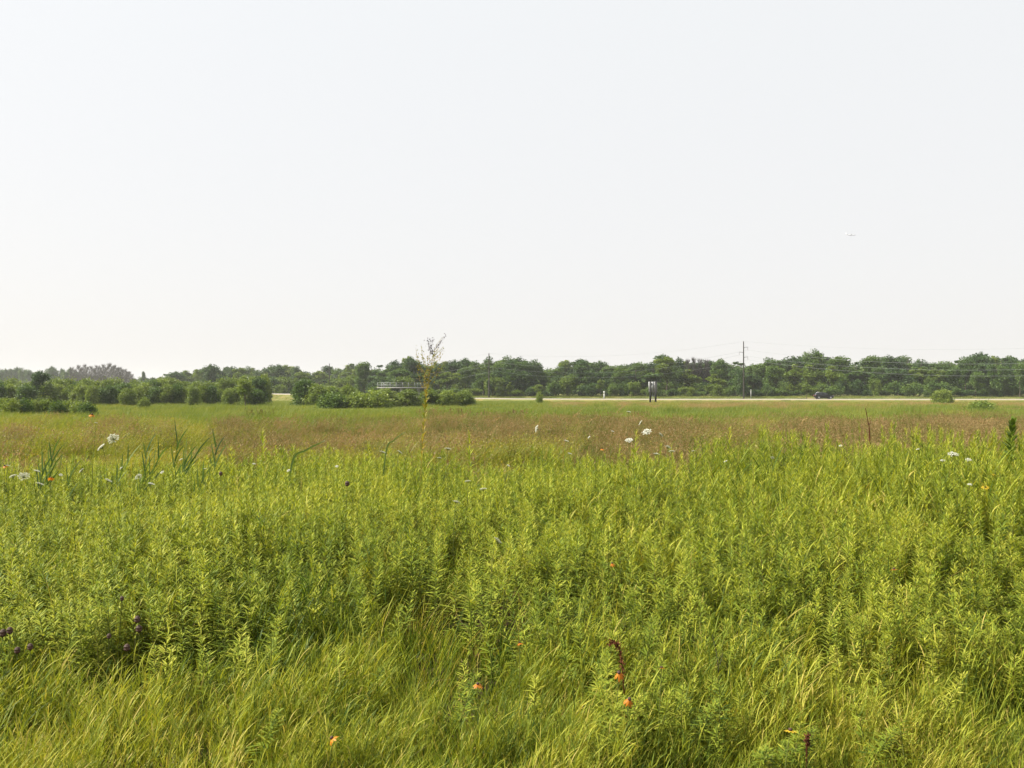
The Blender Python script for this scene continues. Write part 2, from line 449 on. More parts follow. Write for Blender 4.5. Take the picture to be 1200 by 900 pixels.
def field_type(x, y):
    """0 brown, 1 yellow green, 2 green, 3 tan ; wavering bands of vegetation across the wet meadow"""
    px = 600 + 1000 * x / y
    py = HOR + 1700 / y
    py = py + (fbm(x, y, np.maximum(y * .10, 2), 3) - .5) * (4 + (py - 465) * .55)
    n = fbm(x, y * .5, np.maximum(y * .06, 1.2), 7)
    r = rng.random(len(x))
    ty = np.full(len(x), 0)
    L_ = px < 240; C_ = (px >= 240) & (px < 640); R_ = px >= 640
    jit = rng.normal(0, 1, len(x)) * (.8 + (py - 465) * .10)
    q = py + jit
    # left
    ty = np.where(L_, np.where(q < 487, np.where((n + r * .3 > .62), 1, 2), np.where(q < 497, np.where(n + .25 * r > .70, 0, 1), np.where(q < 507, np.where(r < .8, 1, 0), np.where(n + r * .5 > .54, 1, 0)))), ty)
    ty = np.where(C_, np.where(q < 486, np.where(r < .88, 2, 1), np.where(q < 511, np.where(n + r * .4 > .76, np.where(r > .8, 3, 1), 0), np.where(n + r * .6 > .60, 1, 0))), ty)
    tanb = 474 - 2.0 * (px < 800)
    ty = np.where(R_, np.where(q < 468.3, np.where(r < .5, 1, 3), np.where(q < tanb, np.where(n + .3 * r > .42 + .2 * (px < 720), 3, 1), np.where(q < 485.5, np.where(r < .8, 2, 1), np.where(q < 518, np.where(n + r * .4 > .79, np.where(r > .75, 3, 1), 0), np.where(n + r * .5 > .66, 1, 0))))), ty)
    return ty, px

def build_field():
    mats = [M['brown'], M['yellowgrass'], M['greengrass'], M['tan']]
    names = ['brown_seed_grass', 'yellow_green_grass', 'green_sedge_grass', 'tan_dry_grass']
    labels = ['reddish brown seeding grass filling the middle of the meadow', 'yellow-green tall grass streaked through the middle meadow',
              'bright green sedge band across the meadow before the road', 'tan dry grass strip along the near side of the road']
    # mid distance, finer blades
    x, y = field_points(10.8, 75, lambda d: 3.4 if d < 30 else 2.3, 3)
    keep = y > edge(x) + .2
    x, y = x[keep], y[keep]
    ty, px = field_type(x, y)
    xf, yf = field_points(72, 216, lambda d: .62 if d < 120 else .42, 6)
    tf, pf = field_type(xf, yf)
    rd = np.interp(xf, ROAD[::-1, 0], ROAD[::-1, 1])
    k = yf < rd - 9
    xf, yf, tf = xf[k], yf[k], tf[k]
    for i in range(4):
        pr = []
        for v in range(5):
            if i == 0: pr.append(grass_patch(80, .45, .95, .012, mats[0], .16, 9, (.45, 1), (0, .6)))
            elif i == 1: pr.append(grass_patch(110, .55, .85, .014, mats[1], .16, 2, (.6, 1), (.1, .9)))
            elif i == 2: pr.append(grass_patch(110, .55, .95, .016, mats[2], .14, 0, tone=(.1, .9)))
            else: pr.append(grass_patch(90, .55, .7, .012, mats[3], .14, 5, (.5, 1), (.2, .9)))
        s = ty == i
        if s.sum() > 3:
            P = np.stack([x[s], y[s], ground_z(x[s], y[s])], 1); k_ = len(P)
            sc = (.70 + .55 * rng.random(k_) ** 1.5) * (.48 + .80 * smooth(.36, .62, fbm(x[s] / 3.2, y[s], 3.0, 33)))
            sc = sc * np.where(y[s] < edge(x[s]) + 5, .75, 1)
            scatter(names[i], P, np.stack([0 * sc, 0 * sc, (rng.random(k_) - .5) * 1.2], 1), np.stack([sc * 1.05, sc * 1.05, sc], 1), pr, labels[i] + ', nearer half', 'grass')
        pr = []
        for v in range(4):
            if i == 0: pr.append(grass_patch(120, 1.2, .9, .030, mats[0], .14, 5, (.5, 1), (.1, .6), 2, .035))
            elif i == 1: pr.append(grass_patch(150, 1.2, .8, .034, mats[1], .14, 0, tone=(.1, .9), nseg=2))
            elif i == 2: pr.append(grass_patch(150, 1.2, .95, .036, mats[2], .12, 0, tone=(.1, .9), nseg=2))
            else: pr.append(grass_patch(150, 1.2, .55, .030, mats[3], .12, 2, (.5, 1), (.2, .9), 2, .03))
        s = tf == i
        if s.sum() > 3:
            P = np.stack([xf[s], yf[s], ground_z(xf[s], yf[s])], 1); k_ = len(P)
            hz = np.interp(yf[s], [70, 150, 205], [1, .9, .55])
            sc = (.70 + .55 * rng.random(k_) ** 1.5) * hz * (.55 + .75 * smooth(.36, .62, fbm(xf[s] / 3.5, yf[s], 9.0, 31)))
            scatter(names[i], P, np.stack([0 * sc, 0 * sc, rng.random(k_) * 1.5], 1), np.stack([1 + 0 * sc, 1 + 0 * sc, sc], 1), pr, labels[i] + ', farther half', 'grass')
    # roadside verges: short grass on the banks and the mown strip under the trees
    n = 9000
    t = rng.random(n)
    xs = -190 + 420 * t
    rd = np.interp(xs, ROAD[::-1, 0], ROAD[::-1, 1]); rz = np.interp(xs, ROAD[::-1, 0], ROAD[::-1, 2])
    near = rng.random(n) < .38
    off = np.where(near, -6.3 - 6 * rng.random(n) ** .8, 7 + 34 * rng.random(n))
    yv = rd + off
    bank = np.where(off < 0, rz - .245 - (np.abs(off) - 6.0) * .42, rz - .22 - (off - 6.3) * .48)
    zv = np.maximum(ground_z(xs, yv), bank)
    sc = np.where(near, .3 + .3 * rng.random(n), .35 + .5 * rng.random(n)) * (.7 + .6 * fbm(xs, yv, 8, 51))
    pr = [grass_patch(120, 1.3, .7, .03, M['mown'], .1, 0, tone=(.1, .9), nseg=2) for v in range(4)]
    scatter('verge_grass', np.stack([xs, yv, zv], 1), np.stack([0 * sc, 0 * sc, rng.random(n) * 6], 1), np.stack([1 + 0 * sc, 1 + 0 * sc, sc], 1), pr, 'short pale green verge grass on both sides of the road', 'grass')
build_field()

# ------------------------------------------------------------------ near stand: grass
def H_local(x, y):
    x = np.asarray(x, float); y = np.asarray(y, float)
    h = np.interp(y, [2.0, 3.3, 4.5, 6, 9, 11.5], [.16, .23, .38, .57, .65, .67])
    h = h * (1 + .26 * np.clip((x - .6) / 4, -.3, 1) * smooth(5, 9, y))
    return h * (.68 + .42 * fbm(x, y, 1.6, 21) + .25 * fbm(x, y, .55, 23))

def near_tuft(n, h, rad, wid, mat, lean=.2, tone=(-.05, .95), dry=.03, droop=.25, clump=False):
    g = G()
    r = rad * np.sqrt(rng.random(n)); a = rng.random(n) * 6.283
    base = np.stack([r * np.cos(a), r * np.sin(a), -.03 + 0 * a], 1)
    L = h * (.45 + .65 * rng.random(n))
    if clump:
        f = fbm(base[:, 0], base[:, 1], .22, int(rng.integers(1000)))
        L = L * (.50 + .75 * f)
        w_ = np.clip((f - .36) * 4, 0, 1) > rng.random(n) * .9
        base, L = base[w_], L[w_]; n = len(L)
    d = np.stack([rng.normal(lean, .15, n), rng.normal(-.02, .15, n), np.ones(n)], 1)
    b = np.stack([rng.normal(lean * 1.1, .20, n), rng.normal(0, .2, n), -droop * (.3 + 1.2 * rng.random(n))], 1)
    tn = tone[0] + (tone[1] - tone[0]) * rng.random(n)
    tn = np.where(rng.random(n) < dry, 1.2, tn)
    g.ribbons(base, d, L, wid * (.55 + .8 * rng.random(n)), b, nseg=5, tone=tn, prof=lambda q: (1 - q) ** .55 * (.55 + .9 * q))
    return g.mesh('grass_tuft', mat)

def leafy_tuft(ns, rad, lean):
    """leafy grass: upright culms, each with several flat blades leaving it at an angle"""
    g = G()
    r = rad * np.sqrt(rng.random(ns)); a = rng.random(ns) * 6.283
    base = np.stack([r * np.cos(a), r * np.sin(a), -.03 + 0 * a], 1)
    f = fbm(base[:, 0], base[:, 1], .25, int(rng.integers(1000)))
    keep = np.clip((f - .30) * 4, 0, 1) > rng.random(ns) * .9
    base = base[keep]; f = f[keep]; ns = len(base)
    h = (.50 + .40 * rng.random(ns)) * (.65 + .55 * f)
    d = np.stack([rng.normal(lean, .10, ns), rng.normal(0, .10, ns), np.ones(ns)], 1)
    b = np.stack([rng.normal(lean * .8, .10, ns), rng.normal(0, .08, ns), -.04 + 0 * h], 1)
    tn = .2 + .5 * rng.random(ns)
    P = g.ribbons(base, d, h, .006, b, nseg=4, tone=tn, prof=lambda q: 1 - .5 * q)
    for k in range(7):
        q = np.clip(.14 + .13 * k + rng.normal(0, .05, ns), .1, .97)
        i0 = np.minimum((q * 4).astype(int), 3); fr = (q * 4 - i0)[:, None]
        j = np.arange(ns); bp = P[j, i0] * (1 - fr) + P[j, i0 + 1] * fr
        az = rng.random(ns) * 6.283
        out = rng.uniform(.30, .75, ns)
        dd = np.stack([np.cos(az) * out + lean, np.sin(az) * out, np.ones(ns)], 1)
        L = h * rng.uniform(.20, .40, ns)
        bb = np.stack([np.cos(az) * .18 + lean * .5, np.sin(az) * .18, -.10 - .35 * rng.random(ns) ** 2], 1)
        t2 = np.where(rng.random(ns) < .02, 1.0, tn + rng.normal(0, .22, ns))
        g.ribbons(bp, dd, L, .0095 * rng.uniform(.7, 1.25, ns), bb, np.stack([-np.sin(az), np.cos(az), rng.normal(0, .4, ns)], 1), 4, t2, prof=lambda s: np.array([.55, .95, 1.0, .62, .02]))
    return g.mesh('leafy_grass', M['grass'])

def build_near_grass():
    protos = [near_tuft(260, 1.0, .46, .0105, M['grass'], lean=rng.uniform(.04, .15), droop=rng.uniform(.04, .16), clump=True) for _ in range(5)] + [leafy_tuft(130, .46, rng.uniform(.03, .14)) for _ in range(15)]
    x, y = field_points(2.0, 12.6, lambda d: 19 if d < 4.6 else (6.5 if d < 8 else 4), 1.0)
    keep = y < edge(x) + .5 * rng.random(len(x))
    cover = fbm(x, y, .9, 41)
    keep &= (rng.random(len(x)) < np.where(y < 5, .85, .55) + 1.3 * np.clip(cover - .22, 0, 1) * 1.2)
    x, y = x[keep], y[keep]; k = len(x)
    h = H_local(x, y) * (.72 + .6 * rng.random(k)) * (.90 + .4 * fbm(x, y, .5, 61))
    P = np.stack([x, y, ground_z(x, y)], 1)
    rot = np.stack([rng.normal(0, .06, k), rng.normal(.0, .07, k), rng.normal(0, .8, k)], 1)
    scatter('meadow_grass', P, rot, np.stack([h, h, h], 1), protos, 'lush yellow-green grass blades covering the whole foreground', 'grass')
    # short dense undergrowth that closes the ground between the taller blades
    protos = [near_tuft(150, .22, .30, .007, M['grass'], lean=.05, tone=(-.1, .5), dry=.12, droop=.35) for _ in range(6)]
    x, y = field_points(2.0, 9.0, lambda d: 20 if d < 5.6 else 3, 1.0)
    k = len(x); sc = .6 + .7 * rng.random(k)
    scatter('grass_undergrowth', np.stack([x, y, ground_z(x, y)], 1), np.stack([0 * sc, 0 * sc, rng.random(k) * 6.28], 1), np.stack([sc, sc, sc], 1), protos,
            'short grass undergrowth close to the soil of the foreground', 'grass')
    # dry straw and reddish litter low in the stand
    protos = [near_tuft(14, 1.0, .2, .009, M['straw'], lean=.1, tone=(0, 1), dry=0, droop=.5) for _ in range(6)]
    x, y = field_points(2.2, 11.5, lambda d: 9, 1.0)
    keep = fbm(x, y, 1.3, 71) > .42
    x, y = x[keep], y[keep]; k = len(x)
    h = H_local(x, y) * (.55 + .45 * rng.random(k))
    scatter('dry_straw', np.stack([x, y, ground_z(x, y)], 1), np.stack([rng.normal(0, .2, k), rng.normal(0, .2, k), rng.random(k) * 6], 1),
            np.stack([h, h, h], 1), protos, 'dry brown straw stalks mixed low into the foreground grass', 'grass')
build_near_grass()

# ------------------------------------------------------------------ goldenrod
def goldenrod_meshes(h, nleaf, leafL, big=1.0):
    """narrow-leaved upright plant: stem mesh and leaf mesh, origin at the ground"""
    k = 9
    t = np.linspace(0, 1, k)
    lean = rng.normal(.04, .05, 2); wob = rng.normal(0, .012, 2)
    cx = lean[0] * t ** 1.5 * h + wob[0] * np.sin(t * 5); cy = lean[1] * t ** 1.5 * h + wob[1] * np.sin(t * 4)
    pts = np.stack([cx, cy, t * h - .03], 1)
    g = G(); g.tube(pts, np.linspace(.0036, .0014, k) * big, 5, tone=rng.uniform(.2, .8))
    stem = g.mesh('goldenrod_stem', M['stem'], True)
    g = G()
    q = np.sort(rng.random(nleaf) ** .8) * .80 + .18
    q = np.concatenate([q, np.linspace(.90, 1.0, 12)])
    n = len(q)
    base = np.stack([np.interp(q, t, pts[:, i]) for i in range(3)], 1)
    az = np.arange(n) * 2.39996 + rng.normal(0, .3, n)
    up = np.where(q > .92, 1.6, np.interp(q, [.1, .5, .9], [.35, .8, 1.3])) + rng.normal(0, .2, n)
    d = np.stack([np.cos(az), np.sin(az), up], 1)
    env = np.interp(q, [.15, .35, .75, .92, 1.0], [.65, 1.0, .92, .62, .35])
    L = leafL * env * (.75 + .5 * rng.random(n))
    W = L * .125 * (.8 + .4 * rng.random(n))
    bend = np.stack([np.cos(az) * .15, np.sin(az) * .15, -np.interp(q, [.1, .6, 1], [.42, .28, .10]) * (.4 + rng.random(n))], 1)
    side = np.stack([-np.sin(az), np.cos(az), rng.normal(0, .25, n)], 1)
    tone = .10 + .60 * rng.random(n) + .18 * q ** 3 + np.where(rng.random(n) < .05, .3, 0)
    g.ribbons(base, d, L, W, bend, side, nseg=4, tone=tone, prof=lambda s: np.sin(np.pi * np.clip(s * .94 + .06, 0, 1)) ** .8)
    return stem, g.mesh('goldenrod_leaves', M['goldenrod'])

def merge(meshes, name):
    bm = bmesh.new()
    mats = []
    off = 0
    me = bpy.data.meshes.new(name)
    for m in meshes:
        me.materials.append(m.materials[0])
    for i, m in enumerate(meshes):
        n0 = len(bm.faces)
        bm.from_mesh(m)
        bm.faces.ensure_lookup_table()
        for f in bm.faces[n0:]: f.material_index = i
    bm.to_mesh(me); bm.free()
    return me

GR = [goldenrod_meshes(1.0, int(rng.integers(60, 90)), rng.uniform(.070, .105)) for _ in range(18)]
def broadleaf(x, y):
    b = fbm(x, y, 1.5, 81)
    b = b + .10 * smooth(1.5, -4, x) * smooth(4, 6, y) - .12 * smooth(.8, 3.0, x) * smooth(9.5, 6.5, y) + .05 * smooth(4.3, 6, y) - .16 * smooth(4.9, 3.7, y) - .10 * smooth(.2, 1.6, x) * smooth(6.2, 4.6, y) - .06 * smooth(-1.2, 0, x) * smooth(1.5, .3, x) * smooth(8, 6, y)
    return b

def build_goldenrod():
    x, y = field_points(3.5, 12.4, lambda d: 118, .8)
    keep = (y < edge(x) + .6) & (broadleaf(x, y) + rng.normal(0, .10, len(x)) > .455)
    x, y = x[keep], y[keep]; k = len(x)
    h = (H_local(x, y) * (.92 + .46 * rng.random(k))) + .02
    z = ground_z(x, y)
    px = 600 + 1000 * x / y
    vis = (np.abs(px - 600) < 600) & (y > 3.9)
    # the ones that show largest: the nearest, and those that stand clear of their neighbours
    score = (h / H_local(x, y)) * 1.6 + h * 6 / y + np.where(y > edge(x) - .5, .3, 0)
    order = np.argsort(-np.where(vis, score, -9))
    ind = order[:240]; rest = np.setdiff1d(np.arange(k), ind)
    for j in ind:
        st, lf = GR[int(rng.integers(len(GR)))]
        o = thing('goldenrod', 'leafy yellow-green goldenrod stem standing up out of the foreground grass', 'plant', (x[j], y[j], z[j]), rng.random() * 6.28,
                  (.72 + .25 * h[j],) * 2 + (h[j] * 1.04,), 'goldenrod stems that stand clear in the foreground')
        link('stem', st, o); link('leaves', lf, o, kind='stuff')
    protos = [merge(p, 'goldenrod_plant') for p in GR]
    x, y, h, z = x[rest], y[rest], h[rest], z[rest]; k = len(x)
    scatter('goldenrod_stand', np.stack([x, y, z], 1), np.stack([rng.normal(0, .05, k), rng.normal(.03, .05, k), rng.random(k) * 6.28], 1),
            np.stack([.72 + .25 * h, .72 + .25 * h, h], 1), protos, 'dense mass of narrow-leaved goldenrod greenery filling the foreground', 'plants')
build_goldenrod()

# a few that rise above the edge of the stand and can be named one by one
for px, top, d, lab in [(310, 500, 9.6, 'tall goldenrod spire rising above the stand left of the arching reed blade'),
                        (500, 528, 9.3, 'bushy goldenrod beside the foot of the tall amber stalk'),
                        (855, 497, 9.8, 'tall goldenrod spire against the brown grass, right of the flower cluster'),
                        (926, 500, 9.7, 'slender goldenrod spire against the brown grass, below the black car'),
                        (553, 503, 9.9, 'slim goldenrod spire right of the tall amber stalk'),
                        (745, 500, 9.4, 'goldenrod spire among the white lace flowers near the sign'),
                        (1030, 505, 9.8, 'goldenrod spire just right of the brown stick'),
                        (275, 522, 9.2, 'goldenrod spire right of the dark reed clump at left'),
                        (430, 515, 9.5, 'goldenrod spire left of the tall amber stalk')]:
    p = at(px, top, d)
    z0 = gz(p.x, p.y)
    st, lf = goldenrod_meshes(1.0, 95, .10)
    o = thing('goldenrod', lab, 'plant', (p.x, p.y, z0), rng.random() * 6.28, (1, 1, p.z - z0), 'goldenrod spires along the edge of the stand')
    link('stem', st, o); link('leaves', lf, o, kind='stuff')

# ------------------------------------------------------------------ dark leafy plant at the right edge
def dark_plant():
    p = at(1183, 496, 9.4)
    z0 = gz(p.x, p.y); h = p.z - z0
    o = thing('milkweed', 'dark green broad-leaved plant standing above the grass at the right edge', 'plant', (p.x, p.y, z0))
    g = G(); t = np.linspace(0, 1, 8)
    pts = np.stack([.05 * t ** 2 - .02, .02 * np.sin(t * 4), t * h], 1)
    g.tube(pts, np.linspace(.006, .003, 8), 6, tone=.2)
    link('stem', g.mesh('milkweed_stem', M['stem'], True), o)
    for i in range(46):
        q = .66 + .34 * (i / 45) ** .9
        g = G(); az = i * 2.4
        b = np.array([[np.interp(q, t, pts[:, j]) for j in range(3)]])
        up = np.interp(q, [.6, .85, 1], [.8, 1.5, 2.6])
        g.ribbons(b, [[math.cos(az), math.sin(az), up]], rng.uniform(.11, .15), .040, [[0, 0, -.25]], np.array([[-math.sin(az), math.cos(az), 0]]), 5, rng.uniform(0, .5),
                  prof=lambda s: np.sin(np.pi * np.clip(s * .95 + .05, 0, 1)) ** .7)
        link('leaf', g.mesh('milkweed_leaf', M['treeC']), o)
dark_plant()

# ------------------------------------------------------------------ tall amber stalk in the middle
def amber_stalk():
    d = 8.8
    rows = [(492, 600), (494, 540), (496, 510), (499, 470), (503, 440), (507, 420), (512, 404), (519, 395)]
    P = np.array([at(px, py, d + .15 * math.sin(i)) for i, (px, py) in enumerate(rows)])
    z0 = gz(P[0, 0], P[0, 1])
    P = np.vstack([[P[0, 0] - .01, P[0, 1], z0], P])
    root = P[0].copy(); P = P - root
    o = thing('tall_weed_stalk', 'tall thin amber-leaved weed stalk rising above the treeline at centre', 'plant', root)
    g = G(); g.tube(catmull(P, 4), np.linspace(.0042, .0012, len(catmull(P, 4))), 6, tone=.7)
    link('stem', g.mesh('stalk_stem', M['amber'], True), o)
    cp = catmull(P, 8); zz = cp[:, 2]
    lo = at(0, 530, d).z - z0; mid = at(0, 458, d).z - z0; top = zz[-1]
    def on(z): return np.array([np.interp(z, zz, cp[:, i]) for i in range(3)])
    # lower, leafy part: upright narrow amber leaves close to the stem
    g = G(); n = 110
    z = rng.uniform(lo - .1, mid + .02, n); b = np.array([on(q) for q in z]); az = rng.random(n) * 6.28
    g.ribbons(b, np.stack([np.cos(az), np.sin(az), 1.5 + rng.random(n)], 1), rng.uniform(.05, .10, n), .012, np.stack([np.cos(az) * .2, np.sin(az) * .2, -.25 + 0 * az], 1),
              np.stack([-np.sin(az), np.cos(az), 0 * az], 1), 3, rng.random(n), prof=lambda s: np.sin(np.pi * np.clip(s * .95 + .05, 0, 1)) ** .8)
    link('leaves', g.mesh('stalk_leaves', M['amber']), o, kind='stuff')
    # wiry branches with small seed leaves
    for i in range(26):
        z1 = rng.uniform(mid - .05, top - .12); b = on(z1); az = rng.random() * 6.28 if i % 3 else 3.3
        Lb = rng.uniform(.10, .28) * (1.1 if z1 < top - .3 else .75)
        t = np.linspace(0, 1, 7)[:, None]
        up = Lb * 1.05
        pts = b + np.array([[math.cos(az) * Lb * .62, math.sin(az) * Lb * .62, 0]]) * t ** .8 + np.array([[0, 0, up]]) * t ** 1.2 + np.array([[.05, 0, 0]]) * t ** 2
        g = G(); g.tube(pts, np.linspace(.0016, .0007, 7), 4, tone=.9)
        n = 26; q = rng.random(n); c = np.stack([np.interp(q, t[:, 0], pts[:, j]) for j in range(3)], 1) + rng.normal(0, .010, (n, 3))
        s = rng.uniform(.006, .013, n); u = rand_unit(n); u[:, 2] = np.abs(u[:, 2]); v = np.cross(u, rand_unit(n)); v /= np.linalg.norm(v, axis=1, keepdims=True)
        g.diamonds(c, u * s[:, None], v * (s * .4)[:, None], rng.random(n))
        link('branch', g.mesh('stalk_branch', M['amber'] if z1 < mid + .34 else M['graytwig']), o)
amber_stalk()

# ------------------------------------------------------------------ Queen Anne's lace
def lace_head(r):
    g = G(); n = 26
    a = np.arange(n) * 2.39996; rr = np.sqrt((np.arange(n) + .5) / n) * r
    cx, cy = rr * np.cos(a), rr * np.sin(a); cz = -.12 * (rr / r) ** 2 * r * 2 + rng.normal(0, .0015, n)
    m = 9
    c = np.repeat(np.stack([cx, cy, cz], 1), m, 0)
    k = len(c); c = c + np.stack([rng.normal(0, r * .085, k), rng.normal(0, r * .085, k), rng.normal(0, .0012, k)], 1)
    s = r * .085 * (.7 + .6 * rng.random(k)); az = rng.random(k) * 6.28
    u = np.stack([np.cos(az), np.sin(az), rng.normal(0, .3, k)], 1) * s[:, None]; v = np.stack([-np.sin(az), np.cos(az), rng.normal(0, .3, k)], 1) * s[:, None]
    g.diamonds(c, u, v, rng.random(k))
    w = G()
    for i in range(n):
        w.tube([(0, 0, -r * .75), (cx[i] * .55, cy[i] * .55, -r * .38), (cx[i], cy[i], cz[i] - .001)], [.0012, .0009, .0006], 3, tone=.5)
    return g.mesh('lace_florets', M['white_petal']), w.mesh('lace_rays', M['stem'])
LACE = [lace_head(.038) for _ in range(4)]
def lace(px, py, d, size, tilt, tdir, label):
    p = at(px, py, d); z0 = gz(p.x, p.y) if d < 13 else gz(p.x, p.y)
    bx = p.x - rng.uniform(-.03, .10); by = p.y + rng.uniform(-.06, .06); z0 = gz(bx, by)
    o = thing('queen_annes_lace', label, 'flower', (bx, by, z0), 0, None, 'white lace flowers in the foreground')
    fl, ra = LACE[int(rng.integers(4))]
    nrm = Vector((math.cos(tdir) * math.sin(tilt), math.sin(tdir) * math.sin(tilt), math.cos(tilt)))
    h = link('flower_head', fl, o, (p.x - bx, p.y - by, p.z - z0))
    q = nrm.to_track_quat('Z', 'Y'); h.rotation_mode = 'QUATERNION'; h.rotation_quaternion = q; h.scale = (size,) * 3
    link('rays', ra, h)
    g = G(); e = Vector((p.x - bx, p.y - by, p.z - z0)) - nrm * .028 * size
    t = np.linspace(0, 1, 8)[:, None]
    c1 = np.array(e) - np.array(nrm) * .15
    pts = (1 - t) ** 2 * np.array([[0, 0, 0]]) + 2 * t * (1 - t) * (c1 * np.array([[.9, .9, .8]])) + t ** 2 * np.array(e)
    g.tube(pts, np.linspace(.0028, .0016, 8), 5, tone=.3)
    link('stem', g.mesh('lace_stem', M['stem'], True), o)
LL = [
 (132, 513, 8.6, 1.5, 1.0, 2.4, 'large white lace flower turned sideways, upper right of the pair at left'),
 (118, 523, 8.8, 1.2, .8, 3.6, 'pale lace flower just below the large sideways one at left'),
 (113, 495, 8.7, .45, .2, 0, 'small white lace bud beneath the orange flower at left'),
 (28, 557, 8.4, 1.3, .9, 2.2, 'tilted white lace flower, largest of the cluster at the left edge'),
 (15, 557, 8.3, .9, .5, 3.0, 'white lace flower left of the largest in the left edge cluster'),
 (44, 551, 8.8, .9, .35, .5, 'flat white lace flower, upper right of the left edge cluster'),
 (48, 566, 8.2, .9, .4, .8, 'flat white lace flower, lower right of the left edge cluster'),
 (10, 545, 9.2, .6, .3, 1, 'small white lace flower highest in the left edge cluster'),
 (95, 551, 8.8, .8, .9, 3.4, 'faint lace flower below the sideways pair at left'),
 (128, 562, 8.3, .9, .5, .3, 'lace flower at the foot of the dark reed blades'),
 (162, 558, 8.4, .9, 1.0, 2.6, 'sideways lace flower beside the dark reed clump'),
 (178, 566, 8.2, .8, .3, .2, 'flat lace flower right of the reed clump foot'),
 (449, 529, 9.6, .9, .4, .6, 'flat white lace flower, left of two beside the bent blade'),
 (469, 529, 9.6, .8, .6, .3, 'tilted white lace flower, right of two beside the bent blade'),
 (525, 525, 9.4, .9, .25, 1, 'round white lace flower right of the amber stalk'),
 (515, 536, 9.2, .6, .25, 1, 'small lace flower below the round one right of the amber stalk'),
 (548, 563, 7.6, .7, .3, 2, 'buff closed lace head, left of two below the amber stalk'),
 (566, 572, 7.2, .8, .3, 2, 'white lace flower, right of two below the amber stalk'),
 (535, 587, 6.8, .75, .4, 1, 'cream lace flower low in the greenery below the amber stalk'),
 (584, 632, 5.6, .75, .8, .5, 'lone white lace flower deep in the grass at centre'),
 (628, 502, 9.3, 1.0, 1.3, 3.4, 'white lace flower seen edge-on, leaning left at centre'),
 (664, 516, 9.6, .7, .3, 0, 'small flat lace flower right of the edge-on one'),
 (668, 531, 9.3, .6, .3, 0, 'small lace flower below the flat one right of centre'),
 (737, 482, 10.2, .7, .2, 0, 'highest flat lace flower, left below the road sign'),
 (750, 495, 9.8, .8, 1.0, 3, 'greenish curled lace head above the cluster of white flowers'),
 (758, 505, 9.5, 1.35, .6, 4.2, 'largest white lace flower in the cluster below the sign'),
 (737, 515, 9.3, 1.1, .5, 4.4, 'white lace flower, lower left of the cluster below the sign'),
 (775, 509, 9.6, .8, .9, .3, 'tilted lace flower, right of the largest below the sign'),
 (783, 523, 9.1, .9, .5, .6, 'lace flower, upper of two right of the cluster'),
 (787, 528, 8.8, .8, .4, 1.5, 'lace flower, lower of two right of the cluster'),
 (769, 531, 8.8, .8, .2, 1.0, 'pinkish white lace flower at the cluster foot'),
 (1117, 531, 8.4, 1.3, .25, 4.6, 'wide flat lace flower, largest of the group at right'),
 (1135, 538, 8.2, .8, .3, 4.6, 'flat lace flower, right of the widest at right'),
 (1105, 539, 8.3, .7, .3, 4.6, 'small lace flower below left of the widest at right'),
 (1136, 567, 7.0, .5, .3, 4.6, 'tiny white lace flower low in the grass at right'),
]
more = [(72, 556, 8.6), (142, 548, 9.0), (190, 553, 8.8), (212, 538, 9.4), (240, 549, 9.0), (298, 543, 9.3), (338, 551, 8.9), (395, 546, 9.2), (596, 545, 9.0), (690, 512, 10.0), (718, 505, 10.2), (812, 528, 9.4), (850, 540, 8.8), (905, 536, 9.2), (985, 522, 9.8), (1075, 526, 9.4)]
for i, (px, py, d) in enumerate(more):
    LL.append((px, py, d, .5, rng.uniform(.2, .9), rng.uniform(0, 6), f'small scattered white flower, {["first", "second", "third", "fourth", "fifth", "sixth", "seventh", "eighth", "ninth", "tenth", "eleventh", "twelfth", "thirteenth", "fourteenth", "fifteenth", "sixteenth"][i]} from left along the top of the stand'))
for a in LL: lace(*a)

# ------------------------------------------------------------------ coneflowers
def petals_mesh(mat, n, L, droop):
    out = []
    az = np.arange(n) / n * 6.283 + rng.normal(0, .1, n)
    g = G()
    g.ribbons(np.stack([np.cos(az) * .006, np.sin(az) * .006, 0 * az], 1), np.stack([np.cos(az), np.sin(az), .15 - droop + 0 * az], 1), L * (.85 + .3 * rng.random(n)), L * .42,
              np.stack([0 * az, 0 * az, -droop * (.3 + .5 * rng.random(n))], 1), np.stack([-np.sin(az), np.cos(az), 0 * az], 1), 4, rng.random(n),
              prof=lambda s: np.array([.45, .9, 1.0, .9, .35])[:len(s)])
    return g.mesh('petals', mat)
def cone_mesh(r, h):
    bm = bmesh.new()
    bmesh.ops.create_uvsphere(bm, u_segments=10, v_segments=8, radius=1)
    for v in bm.verts:
        k = 1 + .10 * math.sin(v.index * 2.7)
        v.co = Vector((v.co.x * r * k, v.co.y * r * k, v.co.z * h + h * .4))
    me = bpy.data.meshes.new('cone'); bm.to_mesh(me); bm.free(); me.materials.append(M['dark_cone'])
    return me
CONE = cone_mesh(.009, .008); SEED = cone_mesh(.011, .014)
PET = {'orange': [petals_mesh(M['orange_petal'], 11, .024, q) for q in (.15, .5, .8)], 'yellow': [petals_mesh(M['yellow_petal'], 11, .024, q) for q in (.15, .45)]}
